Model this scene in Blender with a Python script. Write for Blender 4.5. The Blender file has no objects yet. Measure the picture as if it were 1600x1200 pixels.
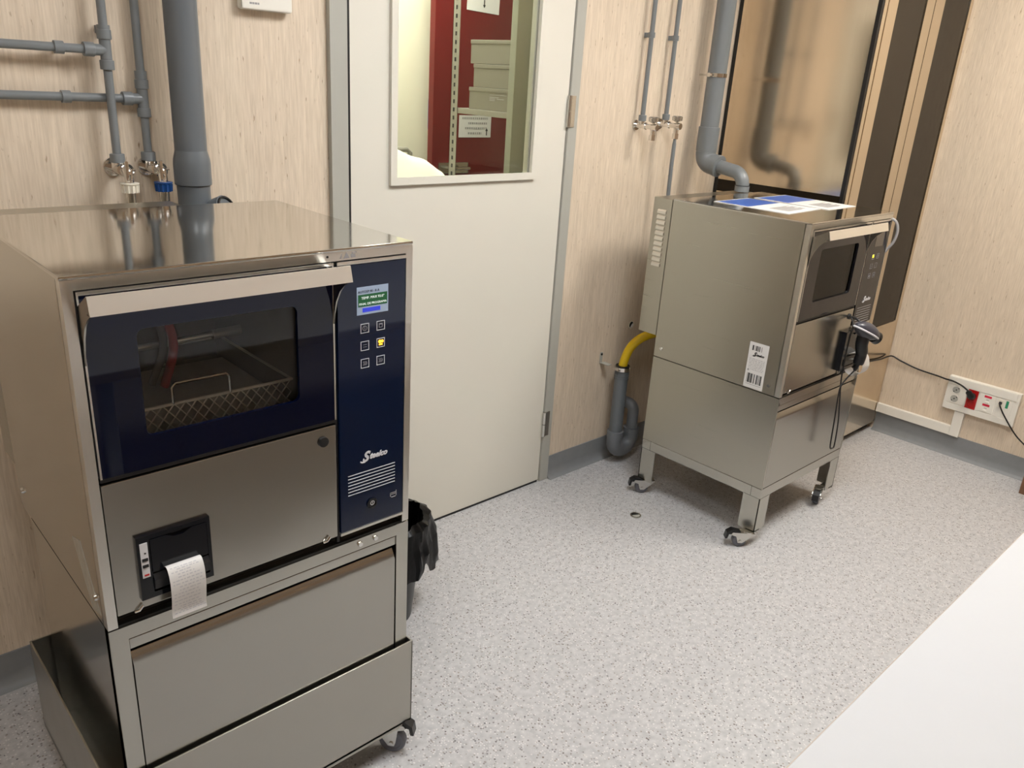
import bpy, bmesh, math, random
from mathutils import Vector, Matrix
random.seed(7)
SC = bpy.context.scene
COL = SC.collection
PI = math.pi

# ------------------------------------------------------------------ materials
def lin(c):
    return tuple(((v/255.0)/12.92 if v/255.0 <= 0.04045 else ((v/255.0+0.055)/1.055)**2.4) for v in c) + (1.0,)

def new_mat(name):
    m = bpy.data.materials.new(name); m.use_nodes = True
    nt = m.node_tree; b = nt.nodes['Principled BSDF']
    return m, nt, b

def pm(name, col, rough=0.5, metal=0.0, spec=0.5, coat=0.0, emit=None, estr=0.0, vary=0.0, vscale=30.0, bump=0.0, bscale=80.0):
    m, nt, b = new_mat(name)
    c = lin(col) if max(col) > 1.0 else tuple(col)+(1.0,)
    b.inputs['Base Color'].default_value = c
    b.inputs['Roughness'].default_value = rough
    b.inputs['Metallic'].default_value = metal
    b.inputs['Specular IOR Level'].default_value = spec
    b.inputs['Coat Weight'].default_value = coat
    b.inputs['Coat Roughness'].default_value = 0.03
    if emit:
        b.inputs['Emission Color'].default_value = lin(emit)
        b.inputs['Emission Strength'].default_value = estr
    if vary > 0 or bump > 0:
        tc = nt.nodes.new('ShaderNodeTexCoord')
        nz = nt.nodes.new('ShaderNodeTexNoise'); nz.inputs['Scale'].default_value = vscale
        nz.inputs['Detail'].default_value = 4
        nt.links.new(tc.outputs['Object'], nz.inputs['Vector'])
        if vary > 0:
            mx = nt.nodes.new('ShaderNodeMix'); mx.data_type = 'RGBA'
            mx.inputs['A'].default_value = tuple(v*(1-vary) for v in c[:3])+(1,)
            mx.inputs['B'].default_value = tuple(min(1, v*(1+vary)) for v in c[:3])+(1,)
            nt.links.new(nz.outputs['Fac'], mx.inputs['Factor'])
            nt.links.new(mx.outputs['Result'], b.inputs['Base Color'])
        if bump > 0:
            n2 = nt.nodes.new('ShaderNodeTexNoise'); n2.inputs['Scale'].default_value = bscale
            nt.links.new(tc.outputs['Object'], n2.inputs['Vector'])
            bp = nt.nodes.new('ShaderNodeBump'); bp.inputs['Strength'].default_value = bump
            bp.inputs['Distance'].default_value = 0.002
            nt.links.new(n2.outputs['Fac'], bp.inputs['Height'])
            nt.links.new(bp.outputs['Normal'], b.inputs['Normal'])
    return m

def steel(name, col=(0.50, 0.485, 0.44), rough=(0.22, 0.28), grain=(5, 5, 1100), bump=0.002, wave=0.0, wscale=3.0):
    m, nt, b = new_mat(name)
    b.inputs['Base Color'].default_value = tuple(col)+(1,)
    b.inputs['Metallic'].default_value = 1.0
    tc = nt.nodes.new('ShaderNodeTexCoord')
    mp = nt.nodes.new('ShaderNodeMapping'); mp.inputs['Scale'].default_value = grain
    nz = nt.nodes.new('ShaderNodeTexNoise'); nz.inputs['Scale'].default_value = 1.0; nz.inputs['Detail'].default_value = 3
    nt.links.new(tc.outputs['Object'], mp.inputs['Vector']); nt.links.new(mp.outputs['Vector'], nz.inputs['Vector'])
    mr = nt.nodes.new('ShaderNodeMapRange'); mr.inputs['To Min'].default_value = rough[0]; mr.inputs['To Max'].default_value = rough[1]
    nt.links.new(nz.outputs['Fac'], mr.inputs['Value']); nt.links.new(mr.outputs['Result'], b.inputs['Roughness'])
    bp = nt.nodes.new('ShaderNodeBump'); bp.inputs['Strength'].default_value = bump; bp.inputs['Distance'].default_value = 0.0004
    nt.links.new(nz.outputs['Fac'], bp.inputs['Height'])
    last = bp
    if wave > 0:
        n2 = nt.nodes.new('ShaderNodeTexNoise'); n2.inputs['Scale'].default_value = wscale; n2.inputs['Detail'].default_value = 1
        nt.links.new(tc.outputs['Object'], n2.inputs['Vector'])
        b2 = nt.nodes.new('ShaderNodeBump'); b2.inputs['Strength'].default_value = wave; b2.inputs['Distance'].default_value = 0.02
        nt.links.new(n2.outputs['Fac'], b2.inputs['Height']); nt.links.new(bp.outputs['Normal'], b2.inputs['Normal'])
        last = b2
    nt.links.new(last.outputs['Normal'], b.inputs['Normal'])
    return m

def glass_mat(name, tint, ior=1.45):
    m, nt, b = new_mat(name)
    nt.nodes.remove(b)
    out = nt.nodes['Material Output']
    tr = nt.nodes.new('ShaderNodeBsdfTransparent'); tr.inputs['Color'].default_value = tuple(tint)+(1,)
    gl = nt.nodes.new('ShaderNodeBsdfGlossy'); gl.inputs['Roughness'].default_value = 0.02
    fr = nt.nodes.new('ShaderNodeFresnel'); fr.inputs['IOR'].default_value = ior
    mx = nt.nodes.new('ShaderNodeMixShader')
    nt.links.new(fr.outputs['Fac'], mx.inputs['Fac']); nt.links.new(tr.outputs['BSDF'], mx.inputs[1]); nt.links.new(gl.outputs['BSDF'], mx.inputs[2])
    nt.links.new(mx.outputs['Shader'], out.inputs['Surface'])
    return m

def wall_mat():
    m, nt, b = new_mat('vinyl_wallcovering')
    ge = nt.nodes.new('ShaderNodeNewGeometry')
    def noise(scale, detail, sc=1.0):
        mp = nt.nodes.new('ShaderNodeMapping'); mp.inputs['Scale'].default_value = scale
        nz = nt.nodes.new('ShaderNodeTexNoise'); nz.inputs['Scale'].default_value = sc; nz.inputs['Detail'].default_value = detail
        nt.links.new(ge.outputs['Position'], mp.inputs['Vector']); nt.links.new(mp.outputs['Vector'], nz.inputs['Vector'])
        return nz
    def ramp(src, stops):
        r = nt.nodes.new('ShaderNodeValToRGB'); e = r.color_ramp.elements
        e[0].position, e[0].color = stops[0]; e[1].position, e[1].color = stops[1]
        for p, c in stops[2:]:
            x = e.new(p); x.color = c
        nt.links.new(src.outputs['Fac'], r.inputs['Fac']); return r
    def mixc(fac, a, bcol, mode='MIX'):
        mx = nt.nodes.new('ShaderNodeMix'); mx.data_type = 'RGBA'; mx.blend_type = mode
        if hasattr(fac, 'is_linked'): nt.links.new(fac, mx.inputs['Factor'])
        else: mx.inputs['Factor'].default_value = fac
        if hasattr(a, 'is_linked'): nt.links.new(a, mx.inputs['A'])
        else: mx.inputs['A'].default_value = a
        if hasattr(bcol, 'is_linked'): nt.links.new(bcol, mx.inputs['B'])
        else: mx.inputs['B'].default_value = bcol
        return mx.outputs['Result']
    fine = noise((260, 260, 16), 3); broad = noise((40, 40, 3), 2); fl = noise((150, 150, 34), 2)
    r1 = ramp(fine, [(0.28, lin((202, 185, 163))), (0.72, lin((222, 206, 185)))])
    r2 = ramp(broad, [(0.3, (0.93, 0.93, 0.93, 1)), (0.7, (1, 1, 1, 1))])
    base = mixc(1.0, r1.outputs['Color'], r2.outputs['Color'], 'MULTIPLY')
    r3 = ramp(fl, [(0.68, (0, 0, 0, 1)), (0.80, (1, 1, 1, 1))])
    col = mixc(r3.outputs['Color'], base, lin((150, 126, 100)))
    nt.links.new(col, b.inputs['Base Color'])
    b.inputs['Roughness'].default_value = 0.55; b.inputs['Specular IOR Level'].default_value = 0.3
    bp = nt.nodes.new('ShaderNodeBump'); bp.inputs['Strength'].default_value = 0.12; bp.inputs['Distance'].default_value = 0.001
    nt.links.new(fine.outputs['Fac'], bp.inputs['Height']); nt.links.new(bp.outputs['Normal'], b.inputs['Normal'])
    return m

def floor_mat():
    m, nt, b = new_mat('speckled_vinyl_floor')
    ge = nt.nodes.new('ShaderNodeNewGeometry')
    nz = nt.nodes.new('ShaderNodeTexNoise'); nz.inputs['Scale'].default_value = 55; nz.inputs['Detail'].default_value = 4
    nt.links.new(ge.outputs['Position'], nz.inputs['Vector'])
    r = nt.nodes.new('ShaderNodeValToRGB'); e = r.color_ramp.elements
    e[0].position, e[0].color = 0.3, lin((168, 167, 168)); e[1].position, e[1].color = 0.7, lin((190, 189, 189))
    nt.links.new(nz.outputs['Fac'], r.inputs['Fac'])
    last = r.outputs['Color']
    for sc, cols, rad, keep in ((150, (lin((128, 124, 126)), lin((152, 144, 138))), 0.40, 0.22), (170, (lin((208, 206, 205)), lin((200, 196, 194))), 0.40, 0.24), (105, (lin((104, 102, 108)), lin((116, 104, 98))), 0.27, 0.10)):
        v = nt.nodes.new('ShaderNodeTexVoronoi'); v.inputs['Scale'].default_value = sc
        nt.links.new(ge.outputs['Position'], v.inputs['Vector'])
        sp = nt.nodes.new('ShaderNodeSeparateColor'); nt.links.new(v.outputs['Color'], sp.inputs['Color'])
        lt = nt.nodes.new('ShaderNodeMath'); lt.operation = 'LESS_THAN'; lt.inputs[1].default_value = keep
        nt.links.new(sp.outputs['Red'], lt.inputs[0])
        ds = nt.nodes.new('ShaderNodeMath'); ds.operation = 'LESS_THAN'; ds.inputs[1].default_value = rad
        nt.links.new(v.outputs['Distance'], ds.inputs[0])
        mu = nt.nodes.new('ShaderNodeMath'); mu.operation = 'MULTIPLY'
        nt.links.new(lt.outputs[0], mu.inputs[0]); nt.links.new(ds.outputs[0], mu.inputs[1])
        cm = nt.nodes.new('ShaderNodeMix'); cm.data_type = 'RGBA'; cm.inputs['A'].default_value = cols[0]; cm.inputs['B'].default_value = cols[1]
        nt.links.new(sp.outputs['Green'], cm.inputs['Factor'])
        mx = nt.nodes.new('ShaderNodeMix'); mx.data_type = 'RGBA'
        nt.links.new(mu.outputs[0], mx.inputs['Factor']); nt.links.new(last, mx.inputs['A']); nt.links.new(cm.outputs['Result'], mx.inputs['B'])
        last = mx.outputs['Result']
    nt.links.new(last, b.inputs['Base Color'])
    b.inputs['Roughness'].default_value = 0.42; b.inputs['Specular IOR Level'].default_value = 0.35
    return m

def wood_mat(name, c1, c2):
    m, nt, b = new_mat(name)
    tc = nt.nodes.new('ShaderNodeTexCoord')
    mp = nt.nodes.new('ShaderNodeMapping'); mp.inputs['Scale'].default_value = (60, 60, 3)
    nz = nt.nodes.new('ShaderNodeTexNoise'); nz.inputs['Scale'].default_value = 1; nz.inputs['Detail'].default_value = 4
    nt.links.new(tc.outputs['Object'], mp.inputs['Vector']); nt.links.new(mp.outputs['Vector'], nz.inputs['Vector'])
    r = nt.nodes.new('ShaderNodeValToRGB'); e = r.color_ramp.elements
    e[0].position, e[0].color = 0.3, lin(c1); e[1].position, e[1].color = 0.7, lin(c2)
    nt.links.new(nz.outputs['Fac'], r.inputs['Fac']); nt.links.new(r.outputs['Color'], b.inputs['Base Color'])
    b.inputs['Roughness'].default_value = 0.45
    return m

M = {}
M['wall'] = wall_mat(); M['floor'] = floor_mat()
M['skirt'] = pm('grey_vinyl_skirting', (128, 130, 132), 0.5, vary=0.08, vscale=40)
M['ceil'] = pm('ceiling_tile_white', (214, 208, 198), 0.8, bump=0.1)
M['plainwall'] = pm('plain_painted_wall', (168, 142, 116), 0.6, bump=0.05)
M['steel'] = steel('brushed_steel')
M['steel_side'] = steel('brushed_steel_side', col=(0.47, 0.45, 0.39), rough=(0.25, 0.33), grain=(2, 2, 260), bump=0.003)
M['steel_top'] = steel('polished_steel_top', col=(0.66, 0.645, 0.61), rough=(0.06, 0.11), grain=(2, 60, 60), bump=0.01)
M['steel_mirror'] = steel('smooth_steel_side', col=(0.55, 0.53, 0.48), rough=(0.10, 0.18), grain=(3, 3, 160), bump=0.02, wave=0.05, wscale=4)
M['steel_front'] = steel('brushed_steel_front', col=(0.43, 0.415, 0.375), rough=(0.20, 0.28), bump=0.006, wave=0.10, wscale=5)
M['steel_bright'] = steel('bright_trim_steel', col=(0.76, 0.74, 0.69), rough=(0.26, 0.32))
M['steel_cab'] = steel('cabinet_steel', col=(0.72, 0.62, 0.49), rough=(0.12, 0.20), grain=(200, 200, 2), bump=0.004)
M['steel_tray'] = steel('worn_steel_tray', col=(0.45, 0.435, 0.39), rough=(0.28, 0.42), grain=(12, 12, 12), bump=0.02)
M['chrome'] = pm('chrome', (0.75, 0.74, 0.72), 0.12, 1.0, vary=0.04)
M['zinc'] = pm('zinc_plated', (0.62, 0.61, 0.58), 0.25, 1.0, vary=0.06)
M['navy'] = pm('navy_glass', (0.0004, 0.0016, 0.0115), 0.03, 0.0, 0.42, vary=0.02)
M['navy_cp'] = pm('navy_control_glass', (0.0010, 0.0062, 0.027), 0.05, 0.0, 0.5, vary=0.02)
M['black'] = pm('black_rubber', (14, 14, 15), 0.45, vary=0.1)
M['blackgloss'] = pm('black_gloss_plastic', (7, 9, 16), 0.16, vary=0.05)
M['blackplastic'] = pm('black_plastic', (16, 17, 20), 0.35, vary=0.08)
M['greyplastic'] = pm('grey_scanner_plastic', (62, 62, 70), 0.3, vary=0.05)
M['pvc'] = pm('grey_pvc', (114, 118, 120), 0.32, vary=0.05, vscale=8)
M['pvc_dark'] = pm('dark_grey_pvc', (98, 103, 107), 0.30, vary=0.06, vscale=8)
M['pvc_trap'] = pm('trap_pvc', (104, 108, 113), 0.28, vary=0.06, vscale=8)
M['rubber_grey'] = pm('grey_caster_rubber', (96, 98, 106), 0.5, vary=0.05)
M['white_plastic'] = pm('white_plastic', (226, 222, 212), 0.32, vary=0.02)
M['ivory_knob'] = pm('ivory_plastic', (228, 222, 206), 0.35, vary=0.02)
M['blue_knob'] = pm('blue_plastic', (16, 66, 128), 0.35, vary=0.05)
M['door'] = pm('white_laminate_door', (214, 210, 198), 0.38, vary=0.015, vscale=6)
M['jamb'] = pm('grey_painted_frame', (168, 167, 158), 0.42, vary=0.03)
M['glass'] = glass_mat('clear_glass', (0.93, 0.96, 0.94), 1.28)
M['tint'] = glass_mat('tinted_chamber_glass', (0.90, 0.91, 0.90), 1.32)
M['smoked'] = pm('smoked_glass', (0.022, 0.016, 0.010), 0.10, 0.0, 0.16, vary=0.1, vscale=3)
M['paper'] = pm('white_paper', (212, 210, 207), 0.6, vary=0.02)
M['print_grey'] = pm('grey_print', (150, 148, 148), 0.6, vary=0.05)
M['receipt_ink'] = pm('faint_receipt_ink', (186, 186, 190), 0.6, vary=0.05)
M['text_grey'] = pm('dark_grey_text', (112, 108, 106), 0.6, vary=0.05)
M['print_black'] = pm('black_print', (22, 22, 24), 0.6, vary=0.05)
M['print_white'] = pm('white_print', (205, 205, 208), 0.5, vary=0.02)
M['print_blue'] = pm('blue_print', (52, 92, 172), 0.35, vary=0.06)
M['sign_red'] = pm('red_print', (190, 40, 40), 0.5, vary=0.04)
M['sock_red'] = pm('red_socket_plastic', (170, 22, 22), 0.25, vary=0.05)
M['tag_red'] = pm('red_label', (206, 38, 66), 0.4, vary=0.03)
M['tag_green'] = pm('green_label', (40, 140, 100), 0.4, vary=0.03)
M['yellow'] = pm('yellow_hose', (214, 180, 20), 0.35, vary=0.06)
M['bag'] = pm('black_bag_film', (5, 5, 6), 0.30, spec=0.18, vary=0.1, bump=0.6, bscale=38)
M['bin'] = pm('dark_bin_plastic', (20, 25, 28), 0.35, vary=0.06)
M['table'] = pm('white_laminate_top', (186, 186, 187), 0.65, spec=0.25, vary=0.008)
M['edge'] = pm('edge_strip', (176, 164, 150), 0.5, vary=0.1)
M['wood'] = wood_mat('brown_wood', (92, 62, 42), (128, 92, 64))
M['reddoor'] = pm('red_lacquered_door', (98, 6, 8), 0.6, vary=0.05)
M['whitewall'] = pm('white_painted_wall', (232, 228, 206), 0.7, vary=0.01)
M['cardboard'] = pm('pale_box_card', (116, 112, 100), 0.6, vary=0.03)
M['slot_steel'] = pm('grey_shelving_paint', (132, 128, 118), 0.4, vary=0.04)
M['linen'] = pm('white_linen', (238, 236, 222), 0.8, vary=0.02, bump=0.2, bscale=25)
M['cupboard'] = pm('grey_green_cupboard', (140, 142, 128), 0.45, vary=0.02)
M['chamber'] = pm('chamber_steel', (150, 147, 140), 0.38, 0.30, vary=0.04)
M['chamber_lit_tint'] = pm('lit_tint_chamber_steel', (246, 232, 208), 0.45, 0.0, vary=0.03)  # same chamber steel made paler; the colour stands in for light inside
M['handle'] = steel('matt_handle_steel', col=(0.92, 0.90, 0.84), rough=(0.40, 0.48))
M['basket'] = pm('bright_wire', (244, 242, 236), 0.35, 0.0, vary=0.04)
M['charcoal'] = pm('charcoal_glass', (0.010, 0.009, 0.011), 0.04, 0.0, 0.5, vary=0.02)
M['redtube'] = pm('red_silicone_tube', (170, 40, 36), 0.4, vary=0.05)
M['foil'] = pm('silver_foil_label', (0.62, 0.62, 0.58), 0.35, 0.8, vary=0.25, vscale=60)
M['darkcavity'] = pm('dark_cavity', (8, 8, 8), 0.7, vary=0.1)
M['screen_bg'] = pm('lcd_background', (130, 142, 160), 0.2, emit=(150, 166, 186), estr=0.34, vary=0.02)
M['screen_green'] = pm('lcd_green', (10, 60, 30), 0.2, emit=(16, 84, 40), estr=0.5, vary=0.02)
M['screen_blue'] = pm('lcd_blue', (30, 40, 170), 0.2, emit=(52, 66, 200), estr=0.6, vary=0.02)
M['screen_white'] = pm('lcd_white', (220, 230, 230), 0.2, emit=(210, 225, 215), estr=0.5, vary=0.02)
M['led_orange'] = pm('amber_led', (255, 170, 40), 0.3, emit=(255, 176, 50), estr=2.2, vary=0.02)
M['led_yellow'] = pm('yellow_led', (255, 225, 40), 0.3, emit=(255, 224, 40), estr=2.0, vary=0.02)
M['screen_off'] = pm('lcd_off', (88, 80, 72), 0.12, vary=0.02)

# ------------------------------------------------------------------ mesh helper
class MB:
    def __init__(self, off=None):
        self.bm = bmesh.new()
        if off is None: self.off = Vector((0, 0, 0))
        elif hasattr(off, 'location'): self.off = Vector(off.location)
        else: self.off = Vector(off)
    def _merge(self, b2):
        me = bpy.data.meshes.new('t'); b2.to_mesh(me); b2.free(); self.bm.from_mesh(me); bpy.data.meshes.remove(me)
    def box(self, x0, x1, y0, y1, z0, z1, bev=0.0, seg=2):
        b = bmesh.new()
        bmesh.ops.create_cube(b, size=1)
        for v in b.verts:
            v.co = Vector(((x0+x1)/2+v.co.x*abs(x1-x0), (y0+y1)/2+v.co.y*abs(y1-y0), (z0+z1)/2+v.co.z*abs(z1-z0)))
        if bev > 0: bmesh.ops.bevel(b, geom=b.edges[:], offset=bev, segments=seg, affect='EDGES', profile=0.5)
        self._merge(b); return self
    def cyl(self, p0, p1, r, r2=None, n=24, bev=0.0):
        p0, p1 = Vector(p0), Vector(p1); d = p1-p0
        b = bmesh.new()
        bmesh.ops.create_cone(b, cap_ends=True, segments=n, radius1=r, radius2=r if r2 is None else r2, depth=d.length)
        if bev > 0:
            ed = [e for e in b.edges if abs(e.verts[0].co.z-e.verts[1].co.z) < 1e-6]
            bmesh.ops.bevel(b, geom=ed, offset=bev, segments=2, affect='EDGES', profile=0.5)
        mt = Matrix.Translation((p0+p1)/2) @ d.to_track_quat('Z', 'Y').to_matrix().to_4x4()
        bmesh.ops.transform(b, matrix=mt, verts=b.verts); self._merge(b); return self
    def ring(self, p0, p1, ro, ri, n=28):
        p0, p1 = Vector(p0), Vector(p1); d = p1-p0; q = d.to_track_quat('Z', 'Y').to_matrix()
        b = bmesh.new(); L = []
        for (h, r) in ((0, ro), (1, ro), (1, ri), (0, ri)):
            L.append([b.verts.new(p0+d*h+q@Vector((r*math.cos(2*PI*i/n), r*math.sin(2*PI*i/n), 0))) for i in range(n)])
        for k in range(4):
            A, B = L[k], L[(k+1) % 4]
            for i in range(n): b.faces.new((A[i], A[(i+1) % n], B[(i+1) % n], B[i]))
        self._merge(b); return self
    def lathe(self, prof, base=(0, 0, 0), axis=(0, 0, 1), n=32, cap=True):
        base = Vector(base); q = Vector(axis).to_track_quat('Z', 'Y').to_matrix()
        b = bmesh.new(); L = []
        for r, h in prof:
            L.append([b.verts.new(base+q@Vector((r*math.cos(2*PI*i/n), r*math.sin(2*PI*i/n), h))) for i in range(n)])
        for k in range(len(L)-1):
            for i in range(n): b.faces.new((L[k][i], L[k][(i+1) % n], L[k+1][(i+1) % n], L[k+1][i]))
        if cap:
            b.faces.new(L[0][::-1]); b.faces.new(L[-1])
        self._merge(b); return self
    def tube(self, pts, r, n=14, smooth=0, cap=True):
        P = [Vector(p) for p in pts]
        if smooth: P = catmull(P, smooth)
        b = bmesh.new(); L = []
        t0 = (P[1]-P[0]).normalized(); up = Vector((0, 0, 1)) if abs(t0.z) < 0.9 else Vector((0, 1, 0))
        nrm = (up-t0*up.dot(t0)).normalized()
        for i, p in enumerate(P):
            t = (P[min(i+1, len(P)-1)]-P[max(i-1, 0)]).normalized()
            nrm = (nrm-t*nrm.dot(t)).normalized(); bn = t.cross(nrm)
            rr = r[i] if isinstance(r, (list, tuple)) else r
            L.append([b.verts.new(p+(nrm*math.cos(2*PI*k/n)+bn*math.sin(2*PI*k/n))*rr) for k in range(n)])
        for i in range(len(L)-1):
            for k in range(n): b.faces.new((L[i][k], L[i][(k+1) % n], L[i+1][(k+1) % n], L[i+1][k]))
        if cap: b.faces.new(L[0][::-1]); b.faces.new(L[-1])
        self._merge(b); return self
    def prism(self, poly, axis, a0, a1):
        # poly: 2D points; axis 'x': (y,z)  'y': (x,z)  'z': (x,y)
        f = {'x': lambda p, a: (a, p[0], p[1]), 'y': lambda p, a: (p[0], a, p[1]), 'z': lambda p, a: (p[0], p[1], a)}[axis]
        b = bmesh.new()
        A = [b.verts.new(f(p, a0)) for p in poly]; B = [b.verts.new(f(p, a1)) for p in poly]
        b.faces.new(A); b.faces.new(B[::-1]); n = len(poly)
        for i in range(n): b.faces.new((A[i], B[i], B[(i+1) % n], A[(i+1) % n]))
        bmesh.ops.recalc_face_normals(b, faces=b.faces[:]); self._merge(b); return self
    def holed(self, x0, x1, z0, z1, hx0, hx1, hz0, hz1, y0, y1, rad=0.0, k=5):
        # plate in the xz plane, thickness y0..y1, with a rounded rectangular hole
        inner, outer = [], []
        for cx, cz, a0, ox, oz in ((hx1-rad, hz1-rad, 0, x1, z1), (hx0+rad, hz1-rad, 90, x0, z1), (hx0+rad, hz0+rad, 180, x0, z0), (hx1-rad, hz0+rad, 270, x1, z0)):
            for j in range(k):
                t = j/(k-1); a = math.radians(a0+90*t)
                inner.append((cx+rad*math.cos(a), cz+rad*math.sin(a)))
                h = (k-1)/2
                s = (ox, cz) if a0 in (0, 180) else (cx, oz)
                e = (cx, oz) if a0 in (0, 180) else (ox, cz)
                c = (ox, oz)
                if j <= h: u = j/h; outer.append((s[0]+(c[0]-s[0])*u, s[1]+(c[1]-s[1])*u))
                else: u = (j-h)/h; outer.append((c[0]+(e[0]-c[0])*u, c[1]+(e[1]-c[1])*u))
        b = bmesh.new(); n = len(inner)
        If = [b.verts.new((p[0], y0, p[1])) for p in inner]; Of = [b.verts.new((p[0], y0, p[1])) for p in outer]
        Ib = [b.verts.new((p[0], y1, p[1])) for p in inner]; Ob = [b.verts.new((p[0], y1, p[1])) for p in outer]
        for i in range(n):
            j = (i+1) % n
            b.faces.new((Of[i], Of[j], If[j], If[i])); b.faces.new((Ob[j], Ob[i], Ib[i], Ib[j]))
            b.faces.new((If[i], If[j], Ib[j], Ib[i])); b.faces.new((Of[j], Of[i], Ob[i], Ob[j]))
        bmesh.ops.recalc_face_normals(b, faces=b.faces[:]); self._merge(b); return self
    def sheet(self, path, w0, w1, th, axis='x'):
        # strip of paper/sheet: path of (y,z), extruded along x from w0 to w1, with thickness
        P = [Vector((p[0], p[1])) for p in path]; up, dn = [], []
        for i, p in enumerate(P):
            t = (P[min(i+1, len(P)-1)]-P[max(i-1, 0)]).normalized(); nn = Vector((-t.y, t.x))*th/2
            up.append(p+nn); dn.append(p-nn)
        b = bmesh.new()
        R = []
        for w in (w0, w1):
            R.append([[b.verts.new((w, q.x, q.y)) for q in up], [b.verts.new((w, q.x, q.y)) for q in dn]])
        n = len(P)
        for i in range(n-1):
            b.faces.new((R[0][0][i], R[0][0][i+1], R[1][0][i+1], R[1][0][i]))
            b.faces.new((R[0][1][i+1], R[0][1][i], R[1][1][i], R[1][1][i+1]))
            b.faces.new((R[0][0][i+1], R[0][0][i], R[0][1][i], R[0][1][i+1]))
            b.faces.new((R[1][0][i], R[1][0][i+1], R[1][1][i+1], R[1][1][i]))
        for i in (0, n-1):
            b.faces.new((R[0][0][i], R[1][0][i], R[1][1][i], R[0][1][i]))
        bmesh.ops.recalc_face_normals(b, faces=b.faces[:]); self._merge(b); return self
    def move(self, mt):
        bmesh.ops.transform(self.bm, matrix=mt, verts=self.bm.verts); return self
    def build(self, name, mat, parent=None, label=None):
        me = bpy.data.meshes.new(name)
        if self.off.length > 0: bmesh.ops.translate(self.bm, vec=-self.off, verts=self.bm.verts)
        self.bm.to_mesh(me); self.bm.free()
        me.materials.append(mat)
        for p in me.polygons: p.use_smooth = True
        me.set_sharp_from_angle(angle=math.radians(32))
        o = bpy.data.objects.new(name, me); COL.objects.link(o)
        wn = o.modifiers.new('weighted_normals', 'WEIGHTED_NORMAL'); wn.keep_sharp = True; wn.weight = 80
        if parent is not None: o.parent = parent
        else: o.location = self.off
        if label: o['label'] = label
        return o

def catmull(P, k):
    out = []
    Q = [P[0]*2-P[1]]+P+[P[-1]*2-P[-2]]
    for i in range(1, len(Q)-2):
        a, b, c, d = Q[i-1], Q[i], Q[i+1], Q[i+2]
        for j in range(k):
            t = j/k
            out.append(0.5*((2*b)+(c-a)*t+(2*a-5*b+4*c-d)*t*t+(3*b-a-3*c+d)*t**3))
    out.append(P[-1]); return out

def thing(name, label, cat, loc=(0, 0, 0), group=None):
    o = bpy.data.objects.new(name, None); COL.objects.link(o); o.location = loc; o.empty_display_size = 0.05
    o['label'] = label; o['category'] = cat
    if group: o['group'] = group
    return o
def tag(o, label, cat, group=None):
    o['label'] = label; o['category'] = cat
    if group: o['group'] = group
    return o
def struct(name, mb, mat):
    o = mb.build(name, mat); o['kind'] = 'structure'; return o

def text_mesh(name, body, size, mat, parent, origin, right, up, depth=0.0004, shear=0.0, bold=0.0, align='LEFT', xscale=1.0):
    cu = bpy.data.curves.new(name, 'FONT'); cu.body = body; cu.size = size; cu.shear = shear; cu.offset = bold
    cu.extrude = depth; cu.align_x = align; cu.resolution_u = 3
    tmp = bpy.data.objects.new('tmp', cu); COL.objects.link(tmp)
    dg = bpy.context.evaluated_depsgraph_get()
    me = bpy.data.meshes.new_from_object(tmp.evaluated_get(dg))
    bpy.data.objects.remove(tmp); bpy.data.curves.remove(cu)
    R = Vector(right).normalized(); U = Vector(up).normalized(); N = R.cross(U)
    for v in me.vertices:
        c = v.co.copy(); v.co = Vector(origin)+R*c.x*xscale+U*c.y+N*c.z
    me.name = name; me.materials.clear(); me.materials.append(mat)
    o = bpy.data.objects.new(name, me); COL.objects.link(o); o.parent = parent
    return o

# ------------------------------------------------------------------ dimensions (metres, solved from the photograph)
W = 2.048            # back wall
R = 3.958            # right wall
LX, LY, LT = 0.2974, 1.2358, 1.2414
RX, RY, RT = 2.4314, 1.2100, 1.1760
CEIL = 2.6

# ------------------------------------------------------------------ setting
XL, YF = -1.3, -1.7
struct('floor', MB().box(XL-0.1, R+0.1, YF-0.1, W, -0.06, 0), M['floor'])
struct('ceiling', MB().box(XL-0.1, R+0.1, YF-0.1, W+0.1, CEIL, CEIL+0.08), M['ceil'])
DX0, DX1, DH = 1.212, 2.206, 2.10
wb = MB().box(XL-0.1, DX0, W, W+0.1, -0.06, CEIL).box(DX1, R+0.1, W, W+0.1, -0.06, CEIL).box(DX0, DX1, W, W+0.1, DH, CEIL)
struct('wall_back', wb, M['wall'])
struct('wall_right', MB().box(R, R+0.1, YF-0.1, W, -0.06, CEIL), M['wall'])
struct('wall_left', MB().box(XL-0.1, XL, YF, W, 0, CEIL), M['wall'])
struct('wall_front', MB().box(XL-0.1, R, YF-0.1, YF, 0, CEIL), M['plainwall'])
def skirting(name, pts, ax):
    m = MB()
    prof = [(0, 0), (0.030, 0), (0.020, 0.004), (0.012, 0.012), (0.007, 0.026), (0.005, 0.04), (0.005, 0.098), (0, 0.098)]
    a0, a1, base, sgn = pts
    if ax == 'x': m.prism([(base+sgn*p[0], p[1]) for p in prof], 'x', a0, a1)
    else: m.prism([(base+sgn*p[0], p[1]) for p in prof], 'y', a0, a1)
    return m
m = skirting('', (XL, DX0, W, -1), 'x'); m2 = skirting('', (DX1, 3.12, W, -1), 'x'); m._merge(m2.bm)
struct('baseboard_back', m, M['skirt'])
m = MB(); prof = [(0, 0), (0.030, 0), (0.020, 0.004), (0.012, 0.012), (0.007, 0.026), (0.005, 0.04), (0.005, 0.096), (0, 0.096)]
m.prism([(R-p[0], p[1]) for p in prof], 'y', YF, 1.444)
struct('baseboard_right', m, M['skirt'])

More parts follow.
